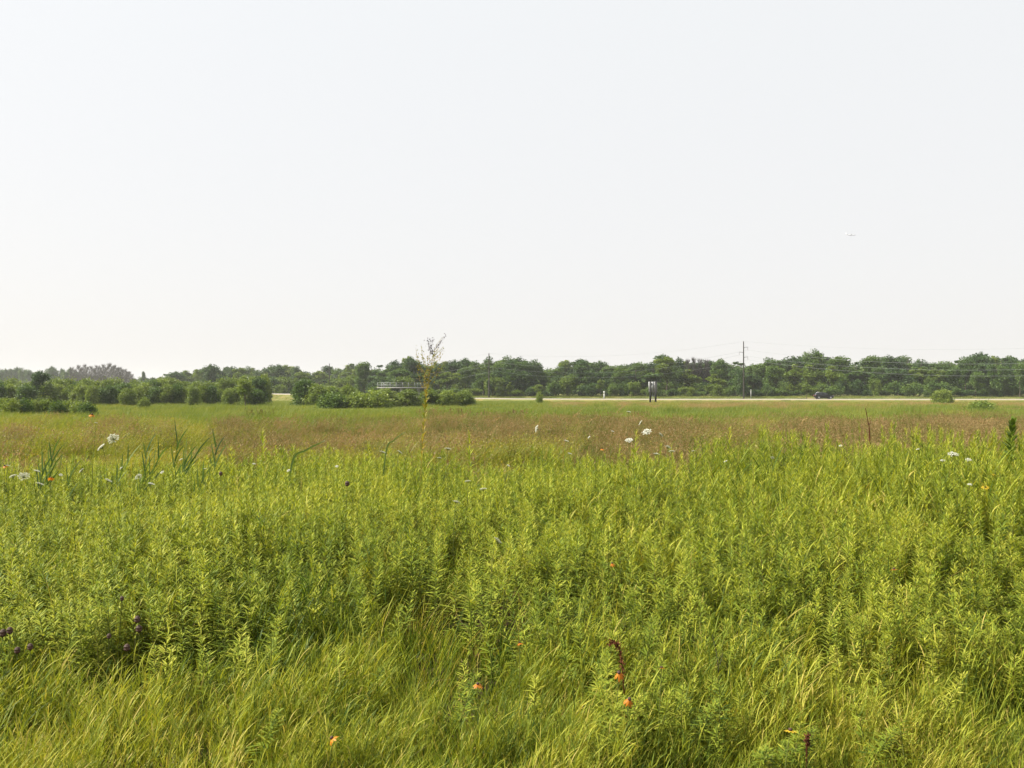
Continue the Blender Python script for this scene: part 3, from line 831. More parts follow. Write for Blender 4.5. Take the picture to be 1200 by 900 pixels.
def coneflower(px, py, d, size, colr, label):
    p = at(px, py, d); bx = p.x + rng.uniform(-.05, .02); by = p.y + rng.uniform(-.04, .04); z0 = gz(bx, by)
    o = thing('coneflower' if colr else 'coneflower_seed_head', label, 'flower', (bx, by, z0), 0, None, 'orange and yellow coneflowers' if colr else 'dark spent coneflower heads')
    e = np.array((p.x - bx, p.y - by, p.z - z0)); t = np.linspace(0, 1, 7)[:, None]
    pts = e * np.concatenate([t ** 1.6, t ** 1.6, t], 1)
    g = G(); g.tube(pts, np.linspace(.0022, .0014, 7), 5, tone=.4)
    link('stem', g.mesh('flower_stem', M['stem'], True), o)
    if colr:
        h = link('petals', PET[colr][int(rng.integers(len(PET[colr])))], o, e); size *= .8; h.scale = (size,) * 3
        h.rotation_euler = (rng.normal(0, .3), rng.normal(0, .3), rng.random() * 6)
        c = link('cone', CONE, o, e + np.array([0, 0, .002])); c.scale = (size,) * 3; c.rotation_euler = h.rotation_euler
    else:
        c = link('seed_head', SEED, o, e); c.scale = (size,) * 3
for a in [
 (108, 486, 8.7, 1.5, 'orange', 'orange coneflower standing highest above the left meadow'),
 (6, 546, 8.6, 1.2, 'orange', 'orange coneflower at the left edge of the photo'),
 (60, 560, 8.2, 1.3, 'orange', 'orange coneflower right of the left edge lace cluster'),
 (706, 526, 9.0, 1.1, 'orange', 'small red-orange coneflower left of the lace cluster'),
 (1047, 667, 5.2, 1.2, 'orange', 'orange coneflower in the bright grass at right'),
 (717, 660, 5.3, .8, 'orange', 'small faded orange coneflower at mid height right of centre'),
 (560, 801, 3.75, .95, 'orange', 'orange coneflower low in the grass left of the rusty stem'),
 (725, 788, 3.65, 1.1, 'orange', 'orange coneflower directly beside the rusty curled stem'),
 (775, 782, 3.75, .8, 'orange', 'orange coneflower right of the rusty curled stem'),
 (737, 819, 3.55, 1.1, 'orange', 'orange coneflower below the rusty curled stem'),
 (609, 753, 4.1, .7, 'orange', 'small orange bud-like coneflower in the centre grass'),
 (925, 855, 3.35, 1.1, 'yellow', 'yellow coneflower near the bottom right of the meadow'),
 (390, 864, 3.3, 1.0, 'orange', 'ragged orange coneflower near the bottom left of centre'),
 (1166, 556, 7.6, 1.5, 'yellow', 'bright yellow flower, upper of two at the right edge'),
 (1154, 571, 7.2, 1.3, 'yellow', 'bright yellow flower, lower of two at the right edge'),
 (5, 743, 4.4, 1.5, None, 'dark spent flower head touching the left edge'),
 (13, 740, 4.4, 1.4, None, 'dark spent flower head right of the one at the left edge'),
 (22, 763, 4.3, 1.3, None, 'dark spent flower head, lower left of the left edge group'),
 (37, 759, 4.3, 1.3, None, 'dark spent flower head, lower right of the left edge group'),
 (162, 727, 4.5, 1.4, None, 'dark spent flower head, uppermost of three at left'),
 (164, 738, 4.5, 1.5, None, 'dark spent flower head, middle of three at left'),
 (150, 760, 4.3, 1.4, None, 'dark spent flower head, lowest of three at left'),
 (129, 746, 4.4, 1.0, None, 'faint brown spent flower head left of the three'),
 (144, 702, 4.7, 1.0, None, 'brown spent flower head above the three at left'),
 (407, 568, 7.2, 1.7, None, 'lone dark seed head left of centre above the goldenrod'),
 (259, 556, 8.0, 1.5, None, 'lone dark seed head right of the reed clump'),
]: coneflower(*a)

# ------------------------------------------------------------------ reeds
def reed(px, ytop, d, lean, nl, label):
    p = at(px, ytop, d); z0 = gz(p.x, p.y); h = p.z - z0
    bx = -lean * h
    o = thing('reed', label, 'reed', (p.x + bx, p.y, z0), 0, None, 'reeds behind the left of the stand')
    t = np.linspace(0, 1, 8)
    pts = np.stack([lean * h * t ** 1.8, .03 * np.sin(t * 3), t * h * .8], 1)
    g = G(); g.tube(pts, np.linspace(.005, .002, 8), 5, tone=.3); link('stem', g.mesh('reed_stem', M['reed'], True), o)
    for i in range(nl):
        q = .50 + .50 * i / max(nl - 1, 1); sgn = 1 if i % 2 else -1
        b = np.array([[np.interp(q, t, pts[:, j]) for j in range(3)]])
        g = G(); az = (0 if sgn > 0 else math.pi) + rng.normal(0, .6)
        g.ribbons(b, [[math.cos(az) * .20 + lean * .8, math.sin(az) * .18, 1]], rng.uniform(.30, .48) * (1 - .3 * q), .022, [[math.cos(az) * .12 + .12, 0, -.12]], np.array([[math.sin(az + 1.2), math.cos(az + 1.2), .2]]), 5, rng.random())
        link('leaf', g.mesh('reed_leaf', M['reed']), o)
for px, yt, d, ln, n, lab in [
 (62, 508, 9.4, .10, 5, 'leftmost dark green reed, below the left shrubs'), (50, 528, 9.0, .08, 4, 'short dark reed left of the leftmost tall one'),
 (83, 530, 8.8, .1, 4, 'short dark reed left of the sideways lace flowers'), (150, 517, 9.0, .28, 6, 'reed leaning right beside the sideways lace flowers'),
 (172, 503, 9.4, .06, 5, 'upright dark reed in the middle of the left meadow'), (186, 512, 9.2, .22, 6, 'right-leaning reed right of the upright one'),
 (208, 492, 9.6, .08, 6, 'tallest dark reed of the left meadow'), (218, 515, 9.2, .16, 6, 'broad leaning reed below the tallest one'),
 (228, 512, 9.3, .3, 5, 'strongly leaning reed right of the tallest one'), (253, 498, 9.6, .05, 4, 'thin isolated reed, rightmost of the dark reeds'),
 (166, 545, 8.6, .12, 5, 'low reed at the foot of the upright dark one'), (238, 540, 8.8, .2, 4, 'low reed at the foot of the isolated thin one')]:
    reed(px, yt, d, ln, n + 3, lab)
def bent_blade(a, b, d, w, label):
    A, B = at(*a, d), at(*b, d); z0 = gz(A.x - .08, A.y)
    root = Vector((A.x - .08, A.y, z0)); o = thing('arching_reed_blade', label, 'reed', root)
    cp = catmull([(0, 0, 0), tuple(A - root), tuple((A + B) * .5 + Vector((-.02, 0, .03)) - root), tuple(B - root)], 6)
    g = G(); n = len(cp); wv = w * np.sin(np.pi * np.linspace(.15, 1, n)) ** .6 * .5 + .001
    T = np.gradient(cp, axis=0); T /= np.linalg.norm(T, axis=1, keepdims=True); S = np.cross(T, np.array([[0, 1, .3]])); S /= np.linalg.norm(S, axis=1, keepdims=True)
    V = np.stack([cp - S * wv[:, None], cp + np.array([[0, -.004, 0]]), cp + S * wv[:, None]], 1)
    i = (np.arange(n - 1)[:, None] * 3 + np.arange(2)[None]).reshape(-1)
    g.add(V, np.stack([i, i + 1, i + 4, i + 3], 1), .7)
    link('blade', g.mesh('arching_blade', M['reed']), o)
bent_blade((342, 545), (382, 516), 9.0, .020, 'single broad arching reed blade leaning right at left of centre')
bent_blade((452, 533), (475, 506), 9.4, .013, 'pale arching blade leaning right left of the amber stalk')

# ------------------------------------------------------------------ rusty dock stem, brown stick, dry arching stalks
def rusty():
    P = np.array([at(733, 838, 3.75), at(730, 800, 3.7), at(728, 772, 3.68), at(724, 756, 3.66), at(718, 752, 3.65), at(714, 757, 3.65)])
    z0 = gz(P[0, 0], P[0, 1]); root = np.array([P[0, 0] + .01, P[0, 1], z0])
    o = thing('dock_stalk', 'rusty brown curled dock stalk in the foreground grass right of centre', 'plant', root)
    cp = catmull(np.vstack([[0, 0, 0], P - root]), 6)
    g = G(); g.tube(cp, np.linspace(.0035, .002, len(cp)), 6, tone=.2); link('stem', g.mesh('dock_stem', M['rust'], True), o)
    g = G(); n = 160; q = rng.uniform(.35, .98, n) * (len(cp) - 1); c = np.stack([np.interp(q, np.arange(len(cp)), cp[:, j]) for j in range(3)], 1) + rng.normal(0, .006, (n, 3))
    u = rand_unit(n) * .006; v = np.cross(u, rand_unit(n)); g.diamonds(c, u, v * .8, rng.random(n)); link('seeds', g.mesh('dock_seeds', M['rust']), o, kind='stuff')
    P = np.array([at(944, 880, 3.5), at(945, 868, 3.5), at(946, 858, 3.5)]); z0 = gz(P[0, 0], P[0, 1]); root = np.array([P[0, 0], P[0, 1], z0])
    o = thing('dock_stalk', 'short dark brown seed stalk right of the yellow coneflower at bottom', 'plant', root)
    cp = catmull(np.vstack([[0, 0, 0], P - root]), 5); g = G(); g.tube(cp, np.linspace(.004, .003, len(cp)), 6, tone=.1); link('stem', g.mesh('dock_stem', M['rust'], True), o)
    g = G(); n = 120; q = rng.uniform(.5, .98, n) * (len(cp) - 1); c = np.stack([np.interp(q, np.arange(len(cp)), cp[:, j]) for j in range(3)], 1) + rng.normal(0, .005, (n, 3))
    u = rand_unit(n) * .006; v = np.cross(u, rand_unit(n)); g.diamonds(c, u, v * .8, rng.random(n) * .5); link('seeds', g.mesh('dock_seeds', M['rust']), o, kind='stuff')
rusty()
def stick(a, b, d, r, mat, label, name='dead_stick'):
    A, B = np.array(at(*a, d)), np.array(at(*b, d)); z0 = gz(A[0], A[1]); root = np.array([A[0] + .02, A[1], z0])
    o = thing(name, label, 'stick', root)
    pts = catmull([(0, 0, 0), A - root, (A + B) / 2 - root + np.array([.008, 0, 0]), B - root], 4)
    g = G(); g.tube(pts, np.linspace(r, r * .4, len(pts)) * (1 + .2 * np.sin(np.arange(len(pts)) * 1.9)), 6, tone=.2); link('stem', g.mesh('dead_stem', mat, True), o)
    g = G(); k = len(pts) // 2; g.tube([pts[k], pts[k] + np.array([.02, .01, .05]), pts[k] + np.array([.025, .012, .08])], [r * .5, r * .4, r * .3], 5, tone=.3); link('twig', g.mesh('dead_twig', mat, True), o)
stick((1019, 512), (1014, 478), 12.4, .010, M['rust'], 'dark brown dead stick leaning left in the brown grass at right')
stick((1009, 512), (1009, 490), 12.5, .006, M['straw'], 'short pale dead stick left of the dark brown one')
stick((842, 800), (834, 742), 4.2, .003, M['graytwig'], 'thin grey dead stem with drooping tip in the right foreground')
def dry_stalk(a, b, d, label):
    A, B = np.array(at(*a, d)), np.array(at(*b, d)); z0 = gz(A[0], A[1]); root = np.array([A[0] - .05, A[1], z0])
    o = thing('dry_grass_stalk', label, 'grass stalk', root, 0, None, 'dry seed stalks above the edge of the stand')
    cp = catmull([(0, 0, 0), A - root, (A + B) / 2 - root + np.array([-.015, 0, .03]), B - root], 7)
    g = G(); g.tube(cp, np.linspace(.0025, .001, len(cp)), 4, tone=.5); link('stem', g.mesh('dry_stem', M['straw'], True), o)
    g = G(); n = 60; q = rng.uniform(.66, 1, n) * (len(cp) - 1); c = np.stack([np.interp(q, np.arange(len(cp)), cp[:, j]) for j in range(3)], 1) + rng.normal(0, .010, (n, 3)) + np.array([[0, 0, -.006]])
    u = rand_unit(n) * .010; v = np.cross(u, rand_unit(n)); g.diamonds(c, u, v * .35, .3 + .7 * rng.random(n)); link('seed_plume', g.mesh('seed_plume', M['straw']), o, kind='stuff')
for a, b, d, lab in [((662, 505), (684, 478), 10.5, 'dry grass stalk arching right, left of two below the sign'), ((714, 500), (734, 472), 10.8, 'dry grass stalk arching right, right of two below the sign'),
                     ((866, 520), (882, 504), 10.2, 'tan grass stalk leaning right beside the tall goldenrod spire'), ((930, 515), (946, 488), 10.8, 'tan grass stalk arching right below the car'),
                     ((806, 502), (812, 488), 10.9, 'short tan grass stalk below the tall pole'), ((534, 500), (548, 484), 10.9, 'tan grass stalk right of the amber stalk'),
                     ((570, 505), (588, 488), 10.9, 'tan grass stalk below the thin pole'), ((676, 507), (704, 487), 10.4, 'pale seed stalk bending low right below the treeline'),
                     ((1150, 505), (1164, 490), 10.6, 'tan grass stalk left of the dark milkweed')]:
    dry_stalk(a, b, d, lab)

# ------------------------------------------------------------------ trees and shrubs
def tree_mesh(h, w, nclump, nleaf, leaf, mat, crown0=.06, shape='round', trunk_r=.16):
    """returns trunk mesh (with limbs) and crown mesh; crown is many leaf faces gathered in uneven clumps"""
    # lobes: several sub-crowns of unequal height make an uneven, many-headed outline
    cl = []
    lobes = []
    for k in range(int(rng.integers(5, 9))):
        a = rng.random() * 6.283; rr = rng.uniform(.12, .36) * w / 2 * (1.25 if k else .3)
        zc = (rng.uniform(.30, .74) if k else .72) * h
        rad = rng.uniform(.22, .38) * w; rz = min(rng.uniform(.16, .30) * h, h - .05 * w - zc) if k else h * .25
        if shape == 'tall': rad *= .85; rz *= 1.15
        lobes.append((rr * math.cos(a), rr * math.sin(a), min(zc, h - rz - .05 * w), rad, max(rz, .08 * h)))
    while len(cl) < nclump:
        q = rng.random() ** .85
        if shape in ('bush', 'dome') or rng.random() < .35:
            if shape == 'dome': env = math.sqrt(max(.02, 1 - q * q))
            elif shape == 'bush': env = np.interp(q, [0, .2, .6, .9, 1], [.95, 1, .9, .6, .25])
            else: q *= .7; env = np.interp(q, [0, .2, .6, 1], [.85, 1, .85, .4])
            a = rng.random() * 6.283; r = math.sqrt(rng.uniform(.12, 1)) * env * w / 2 * rng.uniform(.75, 1.0)
            cl.append((r * math.cos(a), r * math.sin(a), crown0 * h + q * (h * (1 - crown0) - .10 * w)))
        else:
            lx, ly, lz, lr, lzr = lobes[int(rng.integers(len(lobes)))] if rng.random() > .2 else lobes[0]
            u = rand_unit(1)[0] * rng.uniform(.45, 1)
            cl.append((lx + u[0] * lr, ly + u[1] * lr, max(lz + u[2] * lzr, h * .05)))
    cl = np.array(cl)
    dm = np.linalg.norm(cl[:, None] - cl[None], axis=2) + np.eye(len(cl)) * 99      # no clump may float free of the crown
    cl = cl[np.sort(dm, axis=1)[:, 1] < .17 * w]
    g = G()
    sz = rng.uniform(.40, 1.30, len(cl)) * w * .150
    per = np.maximum((nleaf * sz ** 2 / np.sum(sz ** 2)).astype(int), 8)
    ctone = rng.uniform(.15, .8, len(cl))
    for c, s, n, tn in zip(cl, sz, per, ctone):
        u = rand_unit(n) * (rng.random(n) ** .45 * (1 + .35 * (rng.random(n) ** 4)))[:, None]
        loose = shape == 'bush'
        if loose: u = u * (1 + .7 * rng.random(n) ** 3)[:, None]
        P = c + u * np.array([s, s, s * (1.25 if loose else .9)])
        P[:, 2] = np.maximum(P[:, 2], h * .02)
        a = rand_unit(n); a[:, 2] *= .6; b = np.cross(a, rand_unit(n)); b /= np.linalg.norm(b, axis=1, keepdims=True) + 1e-6
        l = leaf * rng.uniform(.55, 1.25, n)
        g.diamonds(P, a * l[:, None], b * (l * .55)[:, None], np.clip(tn + rng.normal(0, .14, n), 0, 1))
    crown = g.mesh('crown', mat)
    g = G()
    t = np.linspace(0, 1, 7)
    tp = np.stack([.05 * w * np.sin(t * 3 + rng.random() * 6), .05 * w * np.sin(t * 2.3 + rng.random() * 6), t * h * .86 - .1], 1)
    tp[:, :2] -= tp[0, :2]
    g.tube(tp, np.linspace(trunk_r, trunk_r * .2, 7), 7)
    for c in cl[rng.choice(len(cl), min(12, len(cl)), replace=False)]:
        z0 = max(c[2] * .55, h * .08); b = np.array([np.interp(z0, tp[:, 2], tp[:, i]) for i in range(3)])
        m = (b + c) / 2 + np.array([0, 0, -.04 * h])
        g.tube([b, m, c], [trunk_r * .4, trunk_r * .25, trunk_r * .1], 5)
    return g.mesh('trunk', M['bark'], True), crown

def bare_tree_mesh(h, w):
    g = G(); g.tube([(0, 0, -.1), (.1, 0, h * .5), (0, .1, h)], [.14, .09, .02], 6, tone=.3)
    tr = g.mesh('trunk', M['graytwig'], True)
    g = G()
    for i in range(120):
        z = rng.uniform(.12, .95) * h; a = rng.random() * 6.28; r = w / 2 * np.interp(z / h, [.2, .5, 1], [.9, 1, .2]) * rng.uniform(.5, 1)
        e = np.array([math.cos(a) * r, math.sin(a) * r, z + rng.uniform(.15, .3) * h * .6]); e[2] = min(e[2], h * 1.02)
        g.tube([(0, 0, z), e * np.array([.5, .5, 0]) + np.array([0, 0, z + (e[2] - z) * .35]), e], [.035, .025, .012], 3, tone=rng.random())
        n = 16
        q = rng.uniform(.3, 1, n)[:, None]; b = np.array([0, 0, z]) * (1 - q) + e * q
        g.ribbons(b, np.stack([rng.normal(math.cos(a) * .5, .4, n), rng.normal(math.sin(a) * .5, .4, n), np.full(n, 1.)], 1), rng.uniform(.6, 1.4, n), .05, [[0, 0, 0]], None, 1, rng.random(n), prof=lambda s: 1 - .7 * s)
    return tr, g.mesh('bare_crown', M['graytwig'])

T = {}
T['dark'] = [tree_mesh(1.0 * 13, 8, 100, 9000, .28, M['treeA'], .08, s) for s in ('round', 'tall', 'flat')]
T['mid'] = [tree_mesh(13, 8, 100, 9000, .28, M['treeB'], .06, s) for s in ('round', 'tall', 'round', 'flat')]
T['light'] = [tree_mesh(13, 7, 55, 4600, .30, M['treeC'], .05, s) for s in ('tall', 'round')]
T['poplar'] = [tree_mesh(13, 4.6, 52, 4400, .28, M['treeB'], .05, 'tall', .13), tree_mesh(13, 5, 52, 4400, .28, M['treeA'], .05, 'tall', .13)]
T['shrub'] = [tree_mesh(4, 5, 42, 3600, .22, m, .03, 'bush', .07) for m in (M['treeA'], M['treeB'], M['treeB'], M['treeC'])]
T['willow'] = [tree_mesh(4.5, 4.2, 90, 8000, .16, m, .03, s, .06) for m, s in ((M['willow'], 'bush'), (M['willow'], 'bush'), (M['treeC'], 'bush'), (M['treeB'], 'bush'))]
T['lowshrub'] = [tree_mesh(1.6, 3.0, 80, 6000, .11, m, .02, 'bush', .04) for m in (M['treeB'], M['willow'], M['treeA'])]
T['roundbush'] = [tree_mesh(3.0, 5.0, 90, 7000, .17, M['willow'], .02, 'dome', .06)]
T['bare'] = [bare_tree_mesh(13, 6) for _ in range(3)]
SIZE = {'dark': (13, 8), 'mid': (13, 8), 'light': (13, 7), 'poplar': (13, 4.8), 'shrub': (4.6, 5), 'willow': (5.3, 4.4), 'lowshrub': (1.95, 3.2), 'bare': (13, 6), 'roundbush': (3.0, 5.0)}

def plant_tree(kind, name, label, cat, px, ytop, d, wpx, group, variant=None, sink=0.0, zbase=None):
    x = (px - 600) / FPX * d
    z0 = gz(x, d) if zbase is None else zbase
    zt = EYE + (HOR - ytop) / FPX * d
    h0, w0 = SIZE[kind]
    hh = max((zt - z0), .4); ww = wpx / FPX * d
    vs_ = T[kind]; tr, cr = vs_[int(rng.integers(len(vs_))) if variant is None else variant % len(vs_)]
    o = thing(name, label, cat, (x, d, z0 - sink), rng.random() * 6.28, (ww / w0, ww / w0, (hh + sink) / h0), group)
    link('trunk', tr, o); link('crown', cr, o)
    return o

ORD = ['first', 'second', 'third', 'fourth', 'fifth', 'sixth', 'seventh', 'eighth', 'ninth', 'tenth', 'eleventh', 'twelfth', 'thirteenth', 'fourteenth', 'fifteenth', 'sixteenth', 'seventeenth', 'eighteenth', 'nineteenth', 'twentieth']
ORD += ['twenty-' + o for o in ORD[:9]] + ['thirtieth'] + ['thirty-' + o for o in ORD[:9]] + ['fortieth'] + ['forty-' + o for o in ORD[:9]]
SEG = [(-99, 165, 'beyond the willows'), (165, 340, 'above the willows'), (340, 440, 'behind the dark bush cluster'),
       (440, 573, 'behind the bridge railing'), (573, 668, 'just right of the thin pole'), (668, 765, 'left of the road sign'),
       (765, 872, 'between road sign and tall pole'), (872, 965, 'between tall pole and black car'), (965, 1103, 'between black car and round bush'), (1103, 1400, 'right of the round bush')]
def seg(px):
    for i, (a, b, s) in enumerate(SEG):
        if a <= px < b: return i
WORD = {'dark': 'dark green', 'mid': 'mid green', 'light': 'light green', 'poplar': 'narrow green', 'bare': 'bare grey'}
def plant_row(row, rowname, name='treeline_tree', cat='tree', group='trees of the wood across the road'):
    row = sorted(row, key=lambda r: r[1]); cnt = {}
    for kind, px, yt, d, w in row:
        s = seg(px); key = s; cnt[key] = cnt.get(key, 0) + 1
        word = WORD.get(kind, 'green')
        lab = f"{word} {cat}, {ORD[cnt[key] - 1]} from left in {rowname}, {SEG[s][2]}"
        plant_tree(kind, name, lab, cat, px, yt, d, w, group + ', ' + rowname)

# skyline of the wood read off the photograph (column, row of the crown top)
SKY = [(-40, 432), (0, 430), (20, 428), (45, 431), (62, 427), (80, 428), (100, 433), (150, 440), (185, 441), (200, 437), (215, 433), (230, 432), (245, 426), (260, 430), (280, 430), (300, 428), (320, 426), (340, 428), (360, 430), (371, 436), (380, 428),
       (395, 432), (410, 422), (425, 420), (436, 424), (450, 423), (463, 420), (478, 415), (492, 421), (520, 420), (545, 419), (560, 420), (575, 419), (590, 418), (605, 416), (620, 418), (632, 422), (646, 429), (656, 425), (668, 419), (690, 418), (705, 417),
       (715, 420), (727, 423), (740, 420), (755, 423), (765, 417), (780, 414), (795, 418), (810, 425), (825, 421), (840, 421), (855, 418), (866, 417), (880, 422), (900, 419), (920, 417), (940, 416), (952, 410), (965, 414), (975, 412), (990, 417),
       (1010, 418), (1025, 414), (1035, 412), (1046, 418), (1060, 413), (1075, 417), (1090, 420), (1110, 418), (1125, 415), (1142, 412), (1160, 414), (1175, 412), (1190, 414), (1200, 415), (1240, 413), (1290, 416)]
skx, sky_ = zip(*SKY)
def skyline(px): return float(np.interp(px, skx, sky_))

back = []; front = []; under = []
px = 186.0
while px < 1290:
    # crown-line row: their tops make the skyline
    d = 300 + rng.uniform(-10, 22) if px > 420 else 385 + rng.uniform(-15, 40)
    w = rng.uniform(24, 42) * (1 if px > 420 else .75)
    kind = rng.choice(['dark', 'mid', 'mid', 'dark', 'poplar', 'light'])
    back.append((kind, px, skyline(px) - rng.uniform(-2, 3.5), d, w))
    px += w * .40
px = 205.0
while px < 1270:
    d = 272 + rng.uniform(-5, 10) if px > 440 else 345 + rng.uniform(-20, 20)
    w = rng.uniform(22, 40) * (1 if px > 440 else .75)
    top = skyline(px) + rng.uniform(3, 16)
    kind = rng.choice(['dark', 'mid', 'light', 'light', 'dark', 'mid', 'poplar'])
    front.append((kind, px, top, d, w))
    px += w * rng.uniform(.55, .8)
px = 320.0
while px < 1260:
    d = 264 + rng.uniform(-3, 3) if px > 440 else 318 + rng.uniform(-6, 8)
    w = rng.uniform(14, 30)
    top = rng.choice([446, 450, 453, 455, 440, 456]) + rng.uniform(-2, 2)
    under.append(('shrub', px, top, d, w))
    px += w * rng.uniform(.5, .85)
rear = []
px = 180.0
while px < 1310:
    w = rng.uniform(26, 40)
    rear.append((rng.choice(['dark', 'mid']), px, skyline(px) + rng.uniform(1, 5), (350 if px > 420 else 440) + rng.uniform(-8, 25), w)); px += w * .6
under2 = []
px = 300.0
while px < 1300:
    w = rng.uniform(22, 34)
    under2.append(('shrub', px, rng.uniform(443, 450), (290 if px > 440 else 362) + rng.uniform(-3, 3), w)); px += w * .5
plant_row(under2, 'inner undergrowth', 'woodland_shrub', 'shrub', 'shrubs inside the wood')
plant_row(rear, 'rear row')
plant_row(back, 'back row')
plant_row(front, 'front row')
plant_row(under, 'undergrowth', 'woodland_shrub', 'shrub', 'shrubs at the foot of the wood')

# distinct trees of the wood
plant_tree('dark', 'treeline_tree', 'large dark round-topped tree standing out above the left wood', 'tree', 248, 425, 330, 24, 'trees of the wood across the road, back row', 0)
plant_tree('mid', 'treeline_tree', 'tall pale-topped tree rising highest, above and left of the car', 'tree', 952, 409, 292, 30, 'trees of the wood across the road, back row', 1)
plant_tree('light', 'treeline_tree', 'airy round-crowned tree poking up left of the amber stalk', 'tree', 478, 413, 300, 18, 'trees of the wood across the road, back row', 1)
plant_tree('light', 'treeline_tree', 'broad light green tree, domed top above the road sign', 'tree', 780, 414, 283, 34, 'trees of the wood across the road, front row', 1)
plant_tree('dark', 'treeline_tree', 'broad dark tree with square top right of the thin pole', 'tree', 605, 417, 270, 42, 'trees of the wood across the road, front row', 2)
plant_tree('dark', 'treeline_tree', 'broad dark flat-topped tree left of the road sign', 'tree', 689, 418, 270, 40, 'trees of the wood across the road, front row', 2)
plant_tree('dark', 'treeline_tree', 'dark ivy-like narrow tree wrapped behind the tall pole foot', 'tree', 868, 432, 256, 16, 'trees of the wood across the road, front row', 1)
plant_tree('poplar', 'young_tree', 'narrow dark green tree growing around the thin pole foot', 'tree', 573, 437, 259, 8, 'young trees before the wood', 1)
plant_tree('light', 'young_tree', 'small round light green tree in front of dark wood left of the sign', 'tree', 704, 443, 258, 13, 'young trees before the wood', 1)
plant_tree('light', 'young_tree', 'small light green tree just left of the road sign top', 'tree', 740, 445, 258, 13, 'young trees before the wood', 0)
plant_tree('light', 'young_tree', 'narrow light green young tree, first right of the thin pole', 'tree', 583, 447, 256, 11, 'young trees before the wood', 0)
plant_tree('light', 'young_tree', 'narrow light green young tree, second right of the thin pole', 'tree', 598, 445, 256, 13, 'young trees before the wood', 0)
plant_tree('light', 'young_tree', 'light green young tree below the dip in the skyline', 'tree', 632, 449, 256, 20, 'young trees before the wood', 1)
plant_tree('light', 'young_tree', 'pale green young tree standing just left of the car', 'tree', 945, 450, 250, 18, 'young trees before the wood', 1)
for q, (px, yt, d, w) in enumerate([(1168, 421, 262, 30), (1195, 418, 258, 30), (1143, 432, 262, 24), (1225, 416, 258, 34)]):
    plant_tree('mid', 'treeline_tree', ['broad olive tree in front of the wood near the right edge', 'broad olive tree cut by the right edge of the photo', 'lower olive tree in front of the wood, left of the two at the right edge', 'olive tree just beyond the right edge'][q], 'tree', px, yt, d, w, 'trees of the wood across the road, front row', 0)

# far hazy wood at the left, with the bare grey stand
far = []; grey = []
px = -30.0
while px < 185:
    w = rng.uniform(11, 18); top = float(np.interp(px, [-30, 0, 20, 45, 62, 80, 95, 150, 165, 185], [431, 431, 428, 432, 427, 428, 436, 441, 440, 441])) + rng.uniform(0, 2)
    far.append((rng.choice(['dark', 'mid']), px, top, 620 + rng.uniform(-30, 60), w)); px += w * .5
for px, top in [(84, 432), (92, 430), (99, 429), (107, 431), (114, 430), (121, 429), (128, 428), (134, 430), (140, 432), (146, 434), (151, 437)]:
    grey.append(('bare', px, top, 560 + rng.uniform(-20, 20), rng.uniform(11, 15)))
    grey.append(('bare', px + 3.4, top + 2.5, 590 + rng.uniform(-10, 10), rng.uniform(11, 15)))
plant_row(grey, 'bare stand', 'distant_tree', 'tree', 'bare grey trees of the far left wood')
plant_row(far, 'distant wood', 'distant_tree', 'tree', 'hazy trees of the far left wood')
for px, top, w in [(168, 433, 7), (188, 440, 14), (203, 436, 16), (217, 433, 16), (231, 431, 18)]:
    plant_tree('dark', 'distant_tree', f"hazy {'pointed' if w < 8 else 'rounded'} distant tree, {ORD[[168,188,203,217,231].index(px)]} from left in the skyline gap", 'tree', px, top, 520, w, 'hazy trees of the far left wood, distant wood')
for px, top in [(806, 421), (813, 419), (820, 420), (828, 421)]:
    plant_tree('bare', 'bare_tree', f"thin bare grey tree, {ORD[[806,813,820,828].index(px)]} of four poking up left of the tall pole", 'tree', px, top + 3, 296, 15, 'bare trees in the skyline left of the tall pole')

# willow thicket on the left
wl = []
px = -30.0
while px < 312:
    w = rng.uniform(20, 34); wl.append(('willow', px, rng.uniform(440, 447) - (4 if px > 250 else 0), 168 + rng.uniform(-6, 10), w)); px += w * .42
wl2 = []
px = -26.0
while px < 305:
    w = rng.uniform(16, 28); wl2.append(('willow', px, rng.uniform(446, 455), 148 + rng.uniform(-6, 6), w)); px += w * .5
for row, nm in ((wl, 'back row'), (wl2, 'front row')):
    for i, (k, px, yt, d, w) in enumerate(sorted(row, key=lambda r: r[1])):
        plant_tree(k, 'willow_shrub', f"green willow shrub, {ORD[i]} from left in the {nm} of the left thicket", 'shrub', px, yt, d, w, 'willow thicket at left, ' + nm)
plant_tree('dark', 'dark_tree', 'dark rounded tree standing above the willow thicket at left', 'tree', 47, 432, 150, 27, None, 0)
plant_tree('light', 'willow_shrub', 'bright green upright shrub at the right end of the left thicket', 'shrub', 288, 441, 132, 26, 'willow thicket at left, front row', 1)
plant_tree('dark', 'willow_shrub', 'dark tall shrub behind the bright one at the thicket end', 'shrub', 303, 440, 150, 22, 'willow thicket at left, back row', 0)
plant_tree('lowshrub', 'low_shrub', 'small pale green shrub alone before the left thicket', 'shrub', 169, 465, 120, 15, None, 1)
# low dark bank of shrubs at far left
for i, px in enumerate([-12, 2, 14, 27, 40, 53, 66, 79, 92, 104]):
    plant_tree('lowshrub', 'low_shrub', f"low dark shrub, {ORD[i]} from left in the dark bank before the thicket", 'shrub', px, 465.5 + .05 * px + rng.uniform(-1, 1), 80 + rng.uniform(-2, 3), rng.uniform(22, 30), 'low dark shrubs in the far left bank', 1 if i % 3 else 0)
